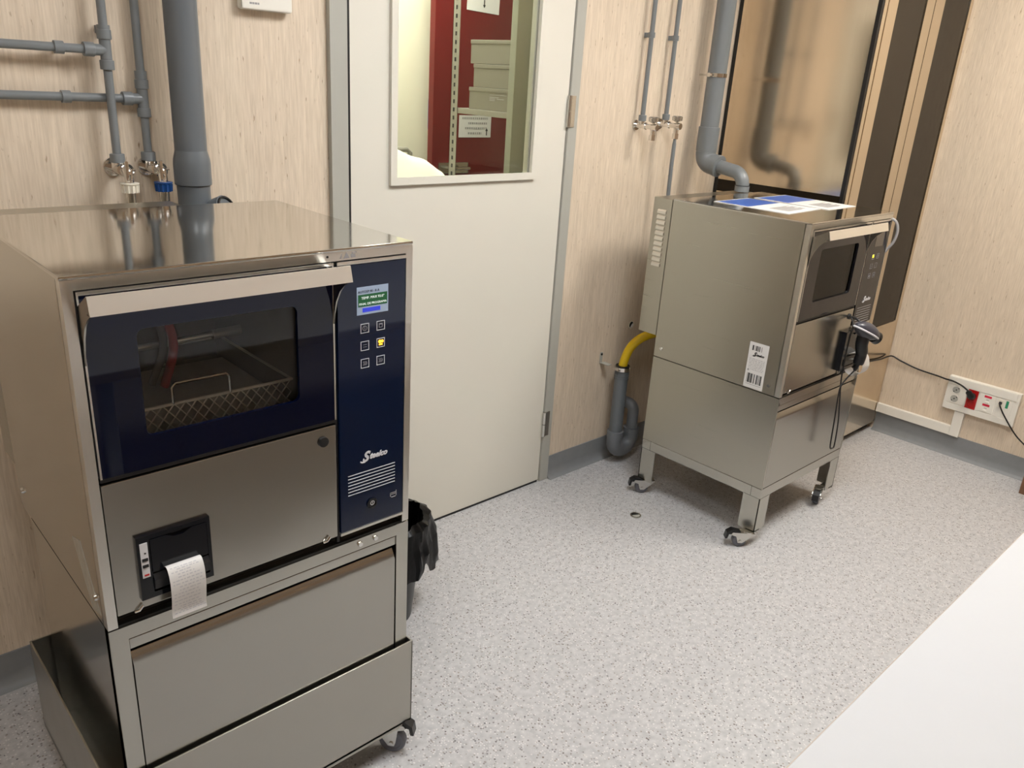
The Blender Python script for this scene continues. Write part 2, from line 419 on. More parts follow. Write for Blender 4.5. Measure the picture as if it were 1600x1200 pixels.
# door with glazed window -------------------------------------------------
dr = bpy.data.objects.new('door_1', None); COL.objects.link(dr); dr.location = (1.71, W, 0); dr['kind'] = 'structure'
def D(): return MB(dr)
jm = D().box(DX0, 1.270, W-0.012, W+0.1, 0, 2.04, 0.003).box(2.160, DX1, W-0.012, W+0.1, 0, 2.04, 0.003).box(DX0, DX1, W-0.012, W+0.1, 2.04, DH, 0.003)
jm.box(1.2115, 1.222, W-0.018, W-0.0118, 0, 2.04, 0.002)
jm.build('door_frame', M['jamb'], dr)
D().box(1.2695, 1.2785, W-0.007, W+0.04, 0, 2.04).build('door_seal', M['black'], dr)
WX0, WX1, WZ0, WZ1 = 1.427, 1.998, 1.238, 1.93
D().holed(1.2785, 2.157, 0.008, 2.035, WX0, WX1, WZ0, WZ1, W-0.004, W+0.036, 0.004).build('door_leaf', M['door'], dr)
bd = D().holed(WX0-0.016, WX1+0.016, WZ0-0.016, WZ1+0.016, WX0+0.006, WX1-0.006, WZ0+0.006, WZ1-0.006, W-0.016, W-0.003, 0.002)
bd.build('glazing_bead', M['door'], dr)
D().box(WX0-0.002, WX1+0.002, W+0.012, W+0.018, WZ0-0.002, WZ1+0.002).build('glass_pane', M['glass'], dr)
D().holed(WX0-0.004, WX1+0.004, WZ0-0.004, WZ1+0.004, WX0+0.003, WX1-0.003, WZ0+0.003, WZ1-0.003, W+0.006, W+0.012, 0.001).build('pane_gasket', M['jamb'], dr)
for hz in (1.395, 0.205):
    h = D().cyl((2.158, W-0.012, hz), (2.158, W-0.012, hz+0.052), 0.008).cyl((2.158, W-0.012, hz+0.054), (2.158, W-0.012, hz+0.105), 0.008)
    h.box(2.158, 2.186, W-0.015, W-0.011, hz, hz+0.105, 0.001)
    h.build('hinge', M['zinc'], dr)
D().box(1.285, 2.15, W-0.006, W+0.03, 0.001, 0.008).build('door_sweep', M['black'], dr)

# ------------------------------------------------------------------ the neighbouring room seen through the door glass
struct('wall_beyond', MB().box(0.6, 4.4, 3.55, 3.62, 0, CEIL), M['whitewall'])
struct('wall_beyond_left', MB().box(0.55, 0.6, W+0.1, 3.62, 0, CEIL), M['whitewall'])
struct('wall_beyond_right', MB().box(4.4, 4.45, W+0.1, 3.62, 0, CEIL), M['whitewall'])
struct('floor_beyond', MB().box(0.55, 4.45, W, 3.62, -0.06, 0), M['floor'])
struct('ceiling_beyond', MB().box(0.55, 4.45, W+0.1, 3.62, CEIL, CEIL+0.08), M['ceil'])
t = thing('red_door', 'red lacquered door with steel lever handle, seen through the door glass', 'door', (2.8, 3.3, 0))
MB(t).box(2.535, 3.30, 3.30, 3.34, 0, 2.1, 0.002).build('door_leaf', M['reddoor'], t)
hp = MB(t).box(2.572, 2.767, 3.294, 3.30, 1.073, 1.128, 0.006).build('handle_plate', M['zinc'], t)
MB(t).tube([(2.63, 3.294, 1.103), (2.63, 3.25, 1.103), (2.645, 3.245, 1.103), (2.735, 3.245, 1.103)], 0.008).build('lever', M['chrome'], hp)
def paper_sign(label, x0, x1, z0, z1, tilt, arrow, rows):
    s = thing('paper_notice', label, 'notice', (x0, 3.30, z0))
    mt = Matrix.Translation((x0, 3.2985, z0)) @ Matrix.Rotation(tilt, 4, 'Y')
    w, h = x1-x0, z1-z0
    MB().box(0, w, -0.0006, 0.0006, 0, h).move(Matrix.Rotation(tilt, 4, 'Y')).move(Matrix.Translation((0, -0.0016, 0))).build('sheet', M['paper'], s)
    p = MB()
    for (rx0, rx1, rz) in rows:
        x = rx0
        while x < rx1:
            l = random.uniform(0.006, 0.013); p.box(x*1.0, min(x+l, rx1), -0.0004, 0.0002, rz, rz+0.010); x += l+0.004
    p.move(Matrix.Rotation(tilt, 4, 'Y')).move(Matrix.Translation((0, -0.0026, 0))).build('print', M['print_grey'], s)
    ax, az, sg = arrow
    MB().prism([(ax-0.003, az), (ax+0.003, az), (ax+0.003, az+sg*0.022), (ax+0.009, az+sg*0.022), (ax, az+sg*0.036), (ax-0.009, az+sg*0.022), (ax-0.003, az+sg*0.022)], 'y', -0.0032, -0.0024).build('arrow', M['print_black'], s)
paper_sign('white paper notice with black arrow pointing down, high on the red door', 2.722, 2.93, 1.842, 2.05, 0.03, (0.110, 0.052, -1), [(0.02, 0.18, 0.09), (0.02, 0.18, 0.12), (0.03, 0.17, 0.15)])
paper_sign('white paper notice with small arrow pointing up, on the red door below the shelf', 2.699, 2.913, 1.250, 1.357, 0.0, (0.185, 0.010, 1), [(0.02, 0.19, 0.088), (0.06, 0.185, 0.064), (0.04, 0.185, 0.040), (0.06, 0.15, 0.015)])
t = thing('shelving_unit', 'grey slotted steel shelving unit behind the door glass', 'shelving', (2.36, 2.9, 0))
def upright(x, y0):
    MB(t).box(x, x+0.003, y0, y0+0.046, 0, 2.2).box(x, x+0.035, y0+0.043, y0+0.046, 0, 2.2).build('upright', M['slot_steel'], t)
upright(2.343, 2.880); upright(2.80, 2.880)
for i in range(34):
    z = 1.02+i*0.034; MB(t).box(2.3418, 2.343, 2.898, 2.908, z, z+0.016).build('slot_hole', M['darkcavity'], t)
MB(t).box(2.3465, 2.80, 2.522, 2.90, 1.388, 1.411, 0.002).build('shelf', M['slot_steel'], t)
for y1, z0, z1, lb in ((2.826, 1.4115, 1.500, 'pale grey box with printed label, lowest of the stack on the shelf'), (2.802, 1.501, 1.592, 'pale grey box in the middle of the stack on the shelf'), (2.826, 1.593, 1.686, 'pale grey box on top of the stack on the shelf')):
    bx = thing('storage_box', lb, 'box', (2.36, y1, z0), 'boxes on the shelf behind the glass')
    MB(bx).box(2.362, 2.66, 2.532, y1-0.002, z0, z1-0.012, 0.002).build('box_body', M['cardboard'], bx)
    MB(bx).box(2.360, 2.662, 2.530, y1, z1-0.016, z1, 0.002).build('lid', M['cardboard'], bx)
    if z0 < 1.42:
        p = MB(bx)
        for k in range(3): p.box(2.361, 2.362, 2.655-0.02*(k == 0), 2.690, z0+0.052-k*0.006, z0+0.055-k*0.006)
        p.box(2.361, 2.362, 2.60, 2.645, z0+0.046, z0+0.049).box(2.361, 2.362, 2.585, 2.69, z0+0.062, z0+0.064)
        p.build('box_print', M['print_grey'], bx)
tag(MB((2.302, 2.5, 0)).box(2.302, 2.95, 2.48, 2.515, 0, 2.2, 0.002).build('partition_panel', M['cupboard']), 'tall grey-green panel at the right side behind the door glass', 'panel')
t = thing('linen_trolley', 'grey metal trolley holding white linen behind the door glass', 'trolley', (2.0, 2.9, 0))
MB(t).box(1.72, 2.30, 2.76, 3.20, 1.03, 1.055, 0.003).build('trolley_top', M['slot_steel'], t)
for x in (1.74, 2.28):
    for y in (2.78, 3.18): MB(t).cyl((x, y, 0), (x, y, 1.03), 0.012).build('leg', M['slot_steel'], t)
MB(t).tube([(1.74, 3.19, 1.055), (1.74, 3.19, 1.19), (1.76, 3.19, 1.205), (2.30, 3.19, 1.205), (2.32, 3.19, 1.19), (2.32, 3.19, 1.04)], 0.012).build('rail', M['slot_steel'], t)
b = bmesh.new(); nx_, ny_ = 56, 34; G = []
for i in range(nx_+1):
    row = []
    for k in range(ny_+1):
        a, c_ = i/nx_, k/ny_
        x = 1.73+0.56*a; y = 2.775+0.40*c_
        edge = min(1.0, 7*a)*min(1.0, 9*(1-a)+0.25)*min(1.0, 6*c_)*min(1.0, 6*(1-c_))
        hgt = 0.168-0.085*max(0.0, (a-0.45)/0.55)**1.2
        fold = 0.010*math.sin(9*a+6*c_+1.2*math.sin(7*c_))+0.007*math.sin(21*a-11*c_)+0.010*abs(math.sin(5*a+13*c_))
        row.append(b.verts.new((x, y, 1.0565+max(0.002, edge**0.6*hgt+fold*edge))))
    G.append(row)
for i in range(nx_):
    for k in range(ny_): b.faces.new((G[i][k], G[i+1][k], G[i+1][k+1], G[i][k+1]))
base_ = [b.verts.new((x, y, 1.0555)) for x, y in ((1.73, 2.775), (2.29, 2.775), (2.29, 3.175), (1.73, 3.175))]
b.faces.new(base_[::-1])
mm = MB((2.08, 2.93, 1.056)); mm._merge(b)
tag(mm.build('linen_heap', M['linen']), 'heap of white linen on the trolley behind the door glass', 'linen')
t = thing('wall_poster', 'narrow blue picture poster on the white wall beside the red door', 'poster', (2.66, 3.549, 1.3))
MB(t).box(2.693, 2.86, 3.546, 3.549, 1.27, 1.42).build('sheet', M['print_blue'], t)
MB(t).box(2.699, 2.85, 3.545, 3.546, 1.345, 1.382).box(2.699, 2.85, 3.545, 3.546, 1.288, 1.33).build('pictures', M['paper'], t)

# ------------------------------------------------------------------ washer-disinfector
def louvre_strip(parent, y0, y1, z0, z1, n):
    for i in range(n):
        zc = z0+(z1-z0)*(i+0.5)/n; h = (z1-z0)/n*0.36
        MB().prism([(0.0, zc-h), (-0.005, zc-h), (-0.0045, zc+h*0.2), (0.0, zc+h)], 'y', y0, y1).build('louver', M['steel_bright'], parent)

def barcode(x, y0, y1, z0, z1, n, seed):
    r = random.Random(seed); p = MB(); step = (y1-y0)/n
    for i in range(n):
        if r.random() < 0.56: p.box(x-0.0004, x+0.0002, y0+i*step, y0+i*step+step*r.uniform(0.5, 1.0), z0, z1)
    return p

def logo(parent, u, y, v, size, mat, right=(1, 0, 0)):
    Rr = Vector(right); o = Vector((u, y, v)) if right == (1, 0, 0) else Vector(u)
    a = text_mesh('logo_initial', 'S', size*1.75, mat, parent, o, right, (0, 0, 1), 0.0004, 0.35, size*0.07)
    b = text_mesh('logo_lettering', 'teelco', size, mat, parent, o+Rr*size*1.0+Vector((0, 0, size*0.18)), right, (0, 0, 1), 0.0004, 0.35, size*0.045)
    s = MB()
    s.tube([tuple(o+Rr*(-size*0.25)+Vector((0, 0, size*0.12))), tuple(o+Rr*(-size*0.1)+Vector((0, 0, -size*0.05))), tuple(o+Rr*size*0.35+Vector((0, 0, -size*0.08)))], size*0.09, n=8, smooth=4)
    s.build('logo_swash', mat, parent)

def caster(parent, x, y, zt, ang, r=0.027):
    """swivel caster, wheel bottom at z=0; ang = trailing direction; zt = plate height"""
    c = Vector((x, y, 0)); d = Vector((math.cos(ang), math.sin(ang), 0)); s = Vector((-d.y, d.x, 0)); ax = c+d*0.030+Vector((0, 0, r))
    def P(a, bb, z): return c+d*a+s*bb+Vector((0, 0, z))
    fk = MB()
    fk.cyl(P(0, 0, zt-0.012), P(0, 0, zt), 0.018)
    for sg in (-1, 1):
        b = bmesh.new()
        pts = [(-0.022, zt-0.004), (0.026, zt-0.003), (0.060, zt-0.002), (0.065, zt-0.009), (0.060, zt-0.014), (0.046, zt-0.018), (0.041, r+0.004), (0.037, r-0.008), (0.022, r-0.008)]
        A = [b.verts.new(P(a, sg*0.014, z)) for a, z in pts]; B = [b.verts.new(P(a, sg*0.017, z)) for a, z in pts]
        b.faces.new(A); b.faces.new(B[::-1])
        for i in range(len(pts)): b.faces.new((A[i], B[i], B[(i+1) % len(pts)], A[(i+1) % len(pts)]))
        bmesh.ops.recalc_face_normals(b, faces=b.faces[:]); fk._merge(b)
    b = bmesh.new()
    A = [b.verts.new(P(a, sg*0.017, z)) for a, z, sg in ((-0.02, zt-0.004, -1), (0.03, zt-0.004, -1), (0.03, zt-0.004, 1), (-0.02, zt-0.004, 1))]
    b.faces.new(A); fk._merge(b)
    fk.cyl(ax-s*0.020, ax+s*0.020, 0.005, n=12)
    f = fk.build('caster', M['zinc'], parent)
    w = MB()
    prof = [(0.010, -0.010), (r*0.62, -0.010), (r*0.68, -0.0115), (r*0.9, -0.0115), (r, -0.007), (r, 0.007), (r*0.9, 0.0115), (r*0.68, 0.0115), (r*0.62, 0.010), (0.010, 0.010)]
    w.lathe(prof, tuple(ax), tuple(s), 28)
    w.build('wheel', M['rubber_grey'], f)
    bk = MB()
    b = bmesh.new()
    pts = [(0.030, zt-0.001), (0.062, zt+0.006), (0.080, zt-0.006), (0.084, zt-0.030), (0.076, zt-0.030), (0.072, zt-0.012), (0.036, zt-0.010)]
    A = [b.verts.new(P(a, -0.0125, z)) for a, z in pts]; B = [b.verts.new(P(a, 0.0125, z)) for a, z in pts]
    b.faces.new(A); b.faces.new(B[::-1])
    for i in range(len(pts)): b.faces.new((A[i], B[i], B[(i+1) % len(pts)], A[(i+1) % len(pts)]))
    bmesh.ops.recalc_face_normals(b, faces=b.faces[:]); bk._merge(b)
    bk.build('brake_pedal', M['blackplastic'], f)

def washer(label, loc, w, H, d, d2, colw, printer_left):
    """local frame: u to the right from the left edge, y back from the front plane, z from the seam up to the top (v = z-H)"""
    t = thing('washer_disinfector', label, 'machine', loc)
    Z = lambda v: H+v
    # shell
    sh = MB().box(0, 0.004, 0.02, d, 0, H-0.004)
    sh.box(w-0.004, w, 0.02, d, 0, H-0.004).box(0.004, w-0.004, d-0.004, d, 0, H-0.004).box(0.004, w-0.004, 0.02, d-0.004, 0, 0.004)
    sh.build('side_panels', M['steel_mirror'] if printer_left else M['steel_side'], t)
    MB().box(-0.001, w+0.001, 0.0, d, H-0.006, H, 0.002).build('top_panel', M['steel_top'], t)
    MB().box(0.0, colw, d+0.002, d2, H-0.513, H-0.004, 0.003).build('rear_housing', M['steel_side'], t)
    louvre_strip(t, d+0.024, d+0.062, Z(-0.255), Z(-0.042), 11)
    # front frame (mitred border)
    fr = MB()
    e = 0.016
    fr.prism([(0, H-0.006), (w, H-0.006), (w-e, H-0.022), (e, H-0.022)], 'y', 0.0, 0.022)
    fr.prism([(0, 0), (0, H-0.006), (e, H-0.022), (e, 0)], 'y', 0.0, 0.022)
    fr.prism([(w, 0), (w-e, 0), (w-e, H-0.022), (w, H-0.006)], 'y', 0.0, 0.022)
    fr.build('front_frame', M['steel_bright'], t)
    if printer_left:
        p = MB()
        for (cx, k) in ((w*0.752, 0), (w*0.777, 1)):
            if k == 0:
                p = MB(); p.prism([(cx, Z(-0.0185)), (cx+0.012, Z(-0.0185)), (cx+0.006, Z(-0.0075))], 'y', -0.0006, 0.0).prism([(cx-0.008, Z(-0.0185)), (cx-0.005, Z(-0.0185)), (cx-0.003, Z(-0.0085))], 'y', -0.0006, 0.0)
                p.build('warning_icon', M['print_grey'], t)
            else:
                p = MB(); p.box(cx, cx+0.009, -0.0006, 0, Z(-0.018), Z(-0.012)).box(cx+0.002, cx+0.004, -0.0006, 0, Z(-0.012), Z(-0.008)).box(cx+0.006, cx+0.012, -0.0006, 0, Z(-0.010), Z(-0.008))
                p.build('hand_icon', M['print_grey'], t)
        p = MB(); p.cyl((w*0.699, -0.0006, Z(-0.013)), (w*0.699, 0.0, Z(-0.013)), 0.0022, n=10)
        p.build('rivet', M['print_black'], t)
    # dark recess behind doors
    MB().holed(e, w-e, 0.004, Z(-0.022), 0.075, 0.385, Z(-0.29), Z(-0.075), 0.018, 0.028, 0.01).build('inner_bulkhead', M['darkcavity'], t)
    # chamber
    ch = MB()
    x0, x1, z0, z1, y0, y1 = 0.075, 0.385, Z(-0.30), Z(-0.065), 0.028, 0.40
    ch.box(x0-0.004, x0, y0, y1, z0, z1).box(x1, x1+0.004, y0, y1, z0, z1).box(x0, x1, y1, y1+0.004, z0, z1).box(x0, x1, y0, y1, z1, z1+0.004).box(x0, x1, y0, y1, z0-0.004, z0)
    for k in (0.13, 0.25, 0.37): ch.box(x0+0.002, x1-0.002, y1-0.006, y1, Z(-0.09)-k*0.2, Z(-0.087)-k*0.2)
    c = ch.build('wash_chamber', M['chamber'] if printer_left else M['chamber_lit_tint'], t)
    MB().tube([(x0+0.12, 0.16, z1), (x0+0.122, 0.15, z1-0.06), (x0+0.128, 0.15, z1-0.12), (x0+0.110, 0.16, z1-0.19)], 0.008, smooth=6).build('red_tube', M['redtube'], c)
    MB().tube([(x0+0.105, 0.18, z1), (x0+0.112, 0.17, z1-0.06), (x0+0.118, 0.17, z1-0.12), (x0+0.095, 0.18, z1-0.19)], 0.007, smooth=6).build('clear_tube', M['print_grey'], c)
    for zz in (Z(-0.105), Z(-0.185)):
        MB().cyl((x0+0.01, 0.20, zz-0.006), (x1-0.06, 0.20, zz), 0.005).cyl((x1-0.09, 0.20, zz-0.002), (x1-0.035, 0.20, zz), 0.009).build('spray_arm', M['steel_bright'], c)
    # basket with perforated front
    bk = MB(); bz0, bz1 = Z(-0.296), Z(-0.248)
    by = 0.055
    nx, nz = 30, 4
    ux, uz = (x1-x0-0.016)/nx, (bz1-bz0)/nz
    for i in range(nx):
        for k in range(nz):
            xa, za = x0+0.008+i*ux, bz0+k*uz
            sgn = 1 if (i+k) % 2 == 0 else -1
            p0, p1 = ((xa, by, za), (xa+ux, by, za+uz)) if sgn > 0 else ((xa, by, za+uz), (xa+ux, by, za))
            bk.tube([p0, p1], 0.0013, n=5, cap=False)
    for k in (0, nz): bk.box(x0+0.006, x1-0.006, by-0.001, by+0.002, bz0+k*uz-0.0015, bz0+k*uz+0.0015)
    bk.box(x0+0.006, x1-0.006, by, 0.36, bz0, bz0+0.002)
    bk.tube([(x0+0.006, by, bz1), (x1-0.006, by, bz1), (x1-0.006, 0.36, bz1), (x0+0.006, 0.36, bz1), (x0+0.006, by, bz1)], 0.003, n=8)
    bk.build('wire_basket', M['basket'], c)
    hx = x0+0.085
    MB().tube([(hx, by, bz1), (hx, by, bz1+0.030), (hx+0.006, by, bz1+0.036), (hx+0.094, by, bz1+0.036), (hx+0.10, by, bz1+0.030), (hx+0.10, by, bz1)], 0.0028, n=8).build('basket_handle', M['chrome'], c)
    # door: navy glass with window
    dx0, dx1, dz0, dz1 = 0.0185, 0.4385, Z(-0.325), Z(-0.024)
    do = MB().holed(dx0+0.003, dx1-0.003, dz0, dz1-0.006, 0.0955, 0.365, Z(-0.27), Z(-0.092), -0.001, 0.006, 0.012, 7).build('door', M['navy'] if printer_left else M['charcoal'], t)
    MB().box(0.09, 0.37, 0.006, 0.010, Z(-0.276), Z(-0.086)).build('door_window', M['tint'], do)
    tr = MB().box(dx0, dx1, -0.002, 0.012, dz1-0.006, dz1, 0.001).box(dx0, dx0+0.003, -0.002, 0.012, dz0, dz1-0.006).box(dx1-0.003, dx1, -0.002, 0.012, dz0, dz1-0.006)
    tr.build('door_trim', M['steel_bright'], do)
    MB().box(dx0, dx1, 0.002, 0.014, dz0-0.008, dz0-0.001).build('door_gasket', M['black'], do)
    # handle bar and its two gussets
    dy = 0.057
    prof = [(0.0, -0.046), (-dy+0.010, -0.0205), (-dy+0.007, -0.0197), (-dy, -0.047)]
    cur = [(-dy+0.0, -0.047), (-dy*0.72, -0.056), (-dy*0.45, -0.070), (-dy*0.22, -0.092), (-dy*0.08, -0.118), (0.0, -0.150)]
    wing = [(p[0], Z(p[1])) for p in prof[:3]]+[(p[0], Z(p[1])) for p in cur]
    for x in (dx0, dx1-0.0025):
        MB().prism(wing, 'x', x, x+0.0025).build('handle_gusset', M['steel_front'], do)
    hb = MB().prism([(-dy-0.0015, Z(-0.047)), (-dy+0.0055, Z(-0.0195)), (-dy+0.0085, Z(-0.0195)), (-dy+0.0015, Z(-0.045)), (-dy+0.012, Z(-0.045)), (-dy+0.012, Z(-0.047))], 'x', dx0, dx1+0.004)
    hb.build('door_handle', M['handle'], do)
    # control panel
    cz0 = Z(-0.578) if printer_left else Z(-0.405)
    cp = MB().box(0.4455, 0.5955, -0.001, 0.012, cz0, Z(-0.031), 0.0012).build('control_panel', M['navy_cp'] if printer_left else M['charcoal'], t)
    MB().box(0.4455, 0.5965, -0.002, 0.012, Z(-0.031), Z(-0.0245), 0.001).box(0.5955, 0.5972, -0.002, 0.012, cz0, Z(-0.0245)).box(0.4445, 0.5972, -0.002, 0.012, cz0-0.006, cz0-0.0005).build('panel_trim', M['steel_bright'], cp)
    MB().box(0.4392, 0.4445, 0.004, 0.014, 0.005, Z(-0.024)).build('panel_gap', M['black'], cp)
    yf = -0.0016
    if printer_left:
        sc = MB().box(0.486, 0.555, yf, 0, Z(-0.128), Z(-0.075)).build('screen', M['screen_bg'], cp)
        MB().box(0.4885, 0.5525, yf-0.0004, yf, Z(-0.1125), Z(-0.0895)).build('message_field', M['screen_green'], cp)
        MB().box(0.498, 0.537, yf-0.0004, yf, Z(-0.1235), Z(-0.1155)).build('progress_bar', M['screen_blue'], cp)
        text_mesh('screen_text', 'AUTOSP.90 : 8 A', 0.0065, M['print_black'], cp, (0.488, yf-0.0003, Z(-0.0865)), (1, 0, 0), (0, 0, 1), 0.0002)
        text_mesh('message_text', 'TEMP. MAX 93.0°', 0.0068, M['screen_white'], cp, (0.5205, yf-0.0006, Z(-0.0985)), (1, 0, 0), (0, 0, 1), 0.0002, align='CENTER')
        text_mesh('message_text', 'FINAL DE PROGRAMA', 0.0062, M['screen_white'], cp, (0.5205, yf-0.0006, Z(-0.1095)), (1, 0, 0), (0, 0, 1), 0.0002, align='CENTER')
    else:
        MB().box(0.495, 0.560, yf, 0, Z(-0.118), Z(-0.065)).build('screen', M['screen_off'], cp)
    for i, (bu, bv) in enumerate(((0.503, -0.155), (0.5385, -0.1545), (0.503, -0.1895), (0.5385, -0.189), (0.503, -0.2245), (0.5385, -0.2245))):
        s = 0.0092
        MB().holed(bu-s, bu+s, Z(bv)-s, Z(bv)+s, bu-s+0.0011, bu+s-0.0011, Z(bv)-s+0.0011, Z(bv)+s-0.0011, yf, 0, 0.0005).build('button', M['print_white'] if printer_left else M['print_grey'], cp)
        ic = MB(); g = 0.004
        lit = (i == 3) if printer_left else (i == 0)
        if i == 0 and printer_left: ic.ring((bu, yf, Z(bv)), (bu, 0, Z(bv)), 0.0050, 0.0042, 18).box(bu-0.0005, bu+0.0005, yf, 0, Z(bv)-0.0025, Z(bv)+0.003)
        elif i == 1: ic.holed(bu-g, bu+g, Z(bv)-g, Z(bv)+g, bu-g+0.001, bu+g-0.001, Z(bv)-g+0.001, Z(bv)+g-0.002, yf, 0)
        elif i == 2: ic.box(bu-g, bu+g, yf, 0, Z(bv)+0.002, Z(bv)+0.0025).box(bu-g, bu+g, yf, 0, Z(bv)-0.0025, Z(bv)-0.002)
        elif i in (4, 5):
            for k in range(3): ic.tube([(bu-g+k*0.003, yf, Z(bv)-g), (bu-g+k*0.003+0.002, yf, Z(bv)), (bu-g+k*0.003, yf, Z(bv)+g)], 0.0005, n=5)
        if lit:
            ic.cyl((bu-0.002, yf-0.0003, Z(bv)+0.0025), (bu-0.002, 0, Z(bv)+0.0025), 0.0034 if printer_left else 0.006, n=14)
            if printer_left: ic.cyl((bu+0.0035, yf-0.0003, Z(bv)+0.0025), (bu+0.0035, 0, Z(bv)+0.0025), 0.003, n=14).box(bu-0.004, bu+0.004, yf, 0, Z(bv)-0.005, Z(bv)-0.002)
            ic.build('indicator_light', M['led_orange'] if printer_left else M['led_yellow'], cp, 'glowing amber indicator' if printer_left else 'glowing yellow indicator')
        else:
            ic.build('button_icon', M['print_grey'], cp)
    lv = -0.432 if printer_left else -0.322
    logo(cp, 0.496, yf, Z(lv), 0.0165, M['print_white'])
    vz = (-0.455, -0.498) if printer_left else (-0.342, -0.398)
    for i in range(7):
        z = Z(vz[0]+(vz[1]-vz[0])*i/6)
        MB().box(0.463, 0.5745, yf, 0, z-0.0008, z+0.0008).build('vent_slot', M['print_white'] if printer_left else M['print_grey'], cp)
    if printer_left:
        pw = MB().ring((0.518, -0.004, Z(-0.531)), (0.518, 0, Z(-0.531)), 0.0115, 0.0085).cyl((0.518, -0.002, Z(-0.531)), (0.518, 0, Z(-0.531)), 0.009).build('power_button', M['blackplastic'], cp)
        MB().ring((0.519, -0.0026, Z(-0.531)), (0.519, -0.002, Z(-0.531)), 0.0052, 0.0038, 16).box(0.5184, 0.5196, -0.0026, -0.002, Z(-0.533), Z(-0.527)).build('power_symbol', M['print_white'], pw)
        pi = MB().box(0.563, 0.579, yf, 0, Z(-0.5245), Z(-0.523)).box(0.565, 0.577, yf, 0, Z(-0.528), Z(-0.5265)).box(0.567, 0.576, yf, 0, Z(-0.5345), Z(-0.533)).box(0.563, 0.5645, yf, 0, Z(-0.531), Z(-0.523)).box(0.5775, 0.579, yf, 0, Z(-0.531), Z(-0.520)).tube([(0.564, yf, Z(-0.531)), (0.567, yf, Z(-0.534)), (0.576, yf, Z(-0.534)), (0.579, yf, Z(-0.530))], 0.0006, n=5)
        pi.build('service_icon', M['print_grey'], cp)
    else:
        MB().box(0.4455, 0.5955, 0.0, 0.012, 0.024, cz0-0.007, 0.001).build('lower_panel', M['steel_front'], t)
    # service panel
    sp = MB().box(0.0175, 0.4375, -0.001, 0.012, Z(-0.581), Z(-0.336), 0.0015).build('service_panel', M['steel_front'], t)
    MB().cyl((0.4095, -0.006, Z(-0.364)), (0.4095, 0, Z(-0.364)), 0.0105, bev=0.002).build('lock_knob', M['black'], sp)
    for x in (0.045, 0.405): MB().tube([(x, -0.002, Z(-0.583)), (x+0.006, -0.006, Z(-0.580)), (x+0.013, -0.005, Z(-0.573))], 0.0022, n=8).build('panel_clip', M['chrome'], sp)
    # printer
    pu = 0.0565 if printer_left else 0.385
    pv1, pv0 = (-0.442, -0.563) if printer_left else (-0.418, -0.566)
    pw_ = 0.124 if printer_left else 0.112
    dpt = 0.008 if printer_left else 0.018
    pr = MB().holed(pu, pu+pw_, Z(pv0), Z(pv1), pu+0.021, pu+pw_-0.006, Z(pv0)+0.010, Z(pv1)-0.008, -dpt, 0.0, 0.003)
    pr.box(pu+0.004, pu+pw_-0.004, -0.003, 0.0, Z(pv0)+0.004, Z(pv1)-0.004)
    pr = pr.build('printer', M['blackgloss'], t)
    a, bq = pu+0.022, pu+pw_-0.007
    zt_, zm, zb_ = Z(pv1)-0.009, Z(-0.516), Z(pv0)+0.011
    cov = [(a, zm+0.002), (bq, zm+0.002), (bq, zt_), (bq-0.025, zt_), (bq-0.040, zt_-0.007), (a+0.040, zt_-0.007), (a+0.025, zt_), (a, zt_)]
    MB().prism(cov, 'y', -dpt-0.001, -0.003).build('paper_cover', M['blackgloss'], pr)
    MB().prism([(-0.003, zm-0.002), (-dpt+0.001, zm-0.002), (-dpt-0.006, zm-0.012), (-dpt-0.004, zb_+0.006), (-0.003, zb_)], 'x', a, bq).build('tear_flap', M['blackplastic'], pr)
    if printer_left:
        ls = MB().box(pu+0.005, pu+0.0175, -dpt-0.0008, -dpt, Z(-0.520), Z(-0.454)).build('key_strip', M['print_white'], pr)
        MB().box(pu+0.0065, pu+0.016, -dpt-0.0022, -dpt, Z(-0.488), Z(-0.483)).box(pu+0.0065, pu+0.016, -dpt-0.0022, -dpt, Z(-0.500), Z(-0.495)).cyl((pu+0.0125, -dpt-0.0014, Z(-0.4735)), (pu+0.0125, -dpt, Z(-0.4735)), 0.0016, n=10).build('feed_keys', M['print_black'], pr)
        MB().box(pu+0.008, pu+0.0155, -dpt-0.0014, -dpt, Z(-0.5165), Z(-0.5135)).build('red_mark', M['sign_red'], pr)
        path = [(-0.006, Z(-0.512)), (-0.016, Z(-0.507)), (-0.024, Z(-0.510)), (-0.030, Z(-0.522)), (-0.0325, Z(-0.540)), (-0.0315, Z(-0.560)), (-0.028, Z(-0.582)), (-0.026, Z(-0.596)), (-0.027, Z(-0.606))]
        P3 = catmull([Vector((p[0], p[1], 0)) for p in path], 6); path2 = [(p.x, p.y) for p in P3]
        rc = MB().sheet(path2, 0.0965, 0.1565, 0.0003).build('receipt', M['paper'], pr)
        rr = random.Random(3); pp = MB()
        for k in range(11, len(path2)-4, 2):
            y, z = path2[k]; y2, z2 = path2[k+1]
            t_ = Vector((y2-y, z2-z)).normalized(); nn = Vector((t_.y, -t_.x)); 
            if nn.x > 0: nn = -nn
            x = 0.101+rr.choice((0, 0, 0.01))
            end = 0.152-rr.choice((0, 0.005, 0.012, 0.02))
            while x < end:
                l = rr.uniform(0.002, 0.007)
                bb = bmesh.new()
                q = [(x, y, z), (x+l, y, z), (x+l, y+t_.x*0.0018, z+t_.y*0.0018), (x, y+t_.x*0.0018, z+t_.y*0.0018)]
                bb.faces.new([bb.verts.new((c0, c1+nn.x*0.0004, c2+nn.y*0.0004)) for c0, c1, c2 in q]); pp._merge(bb)
                x += l+rr.uniform(0.0012, 0.003)
        pp.build('receipt_print', M['receipt_ink'], rc)
    else:
        cz = Z(-0.548)
        path = [(-0.012, Z(-0.512)), (-0.03, Z(-0.500)), (-0.052, Z(-0.497)), (-0.070, Z(-0.512))]
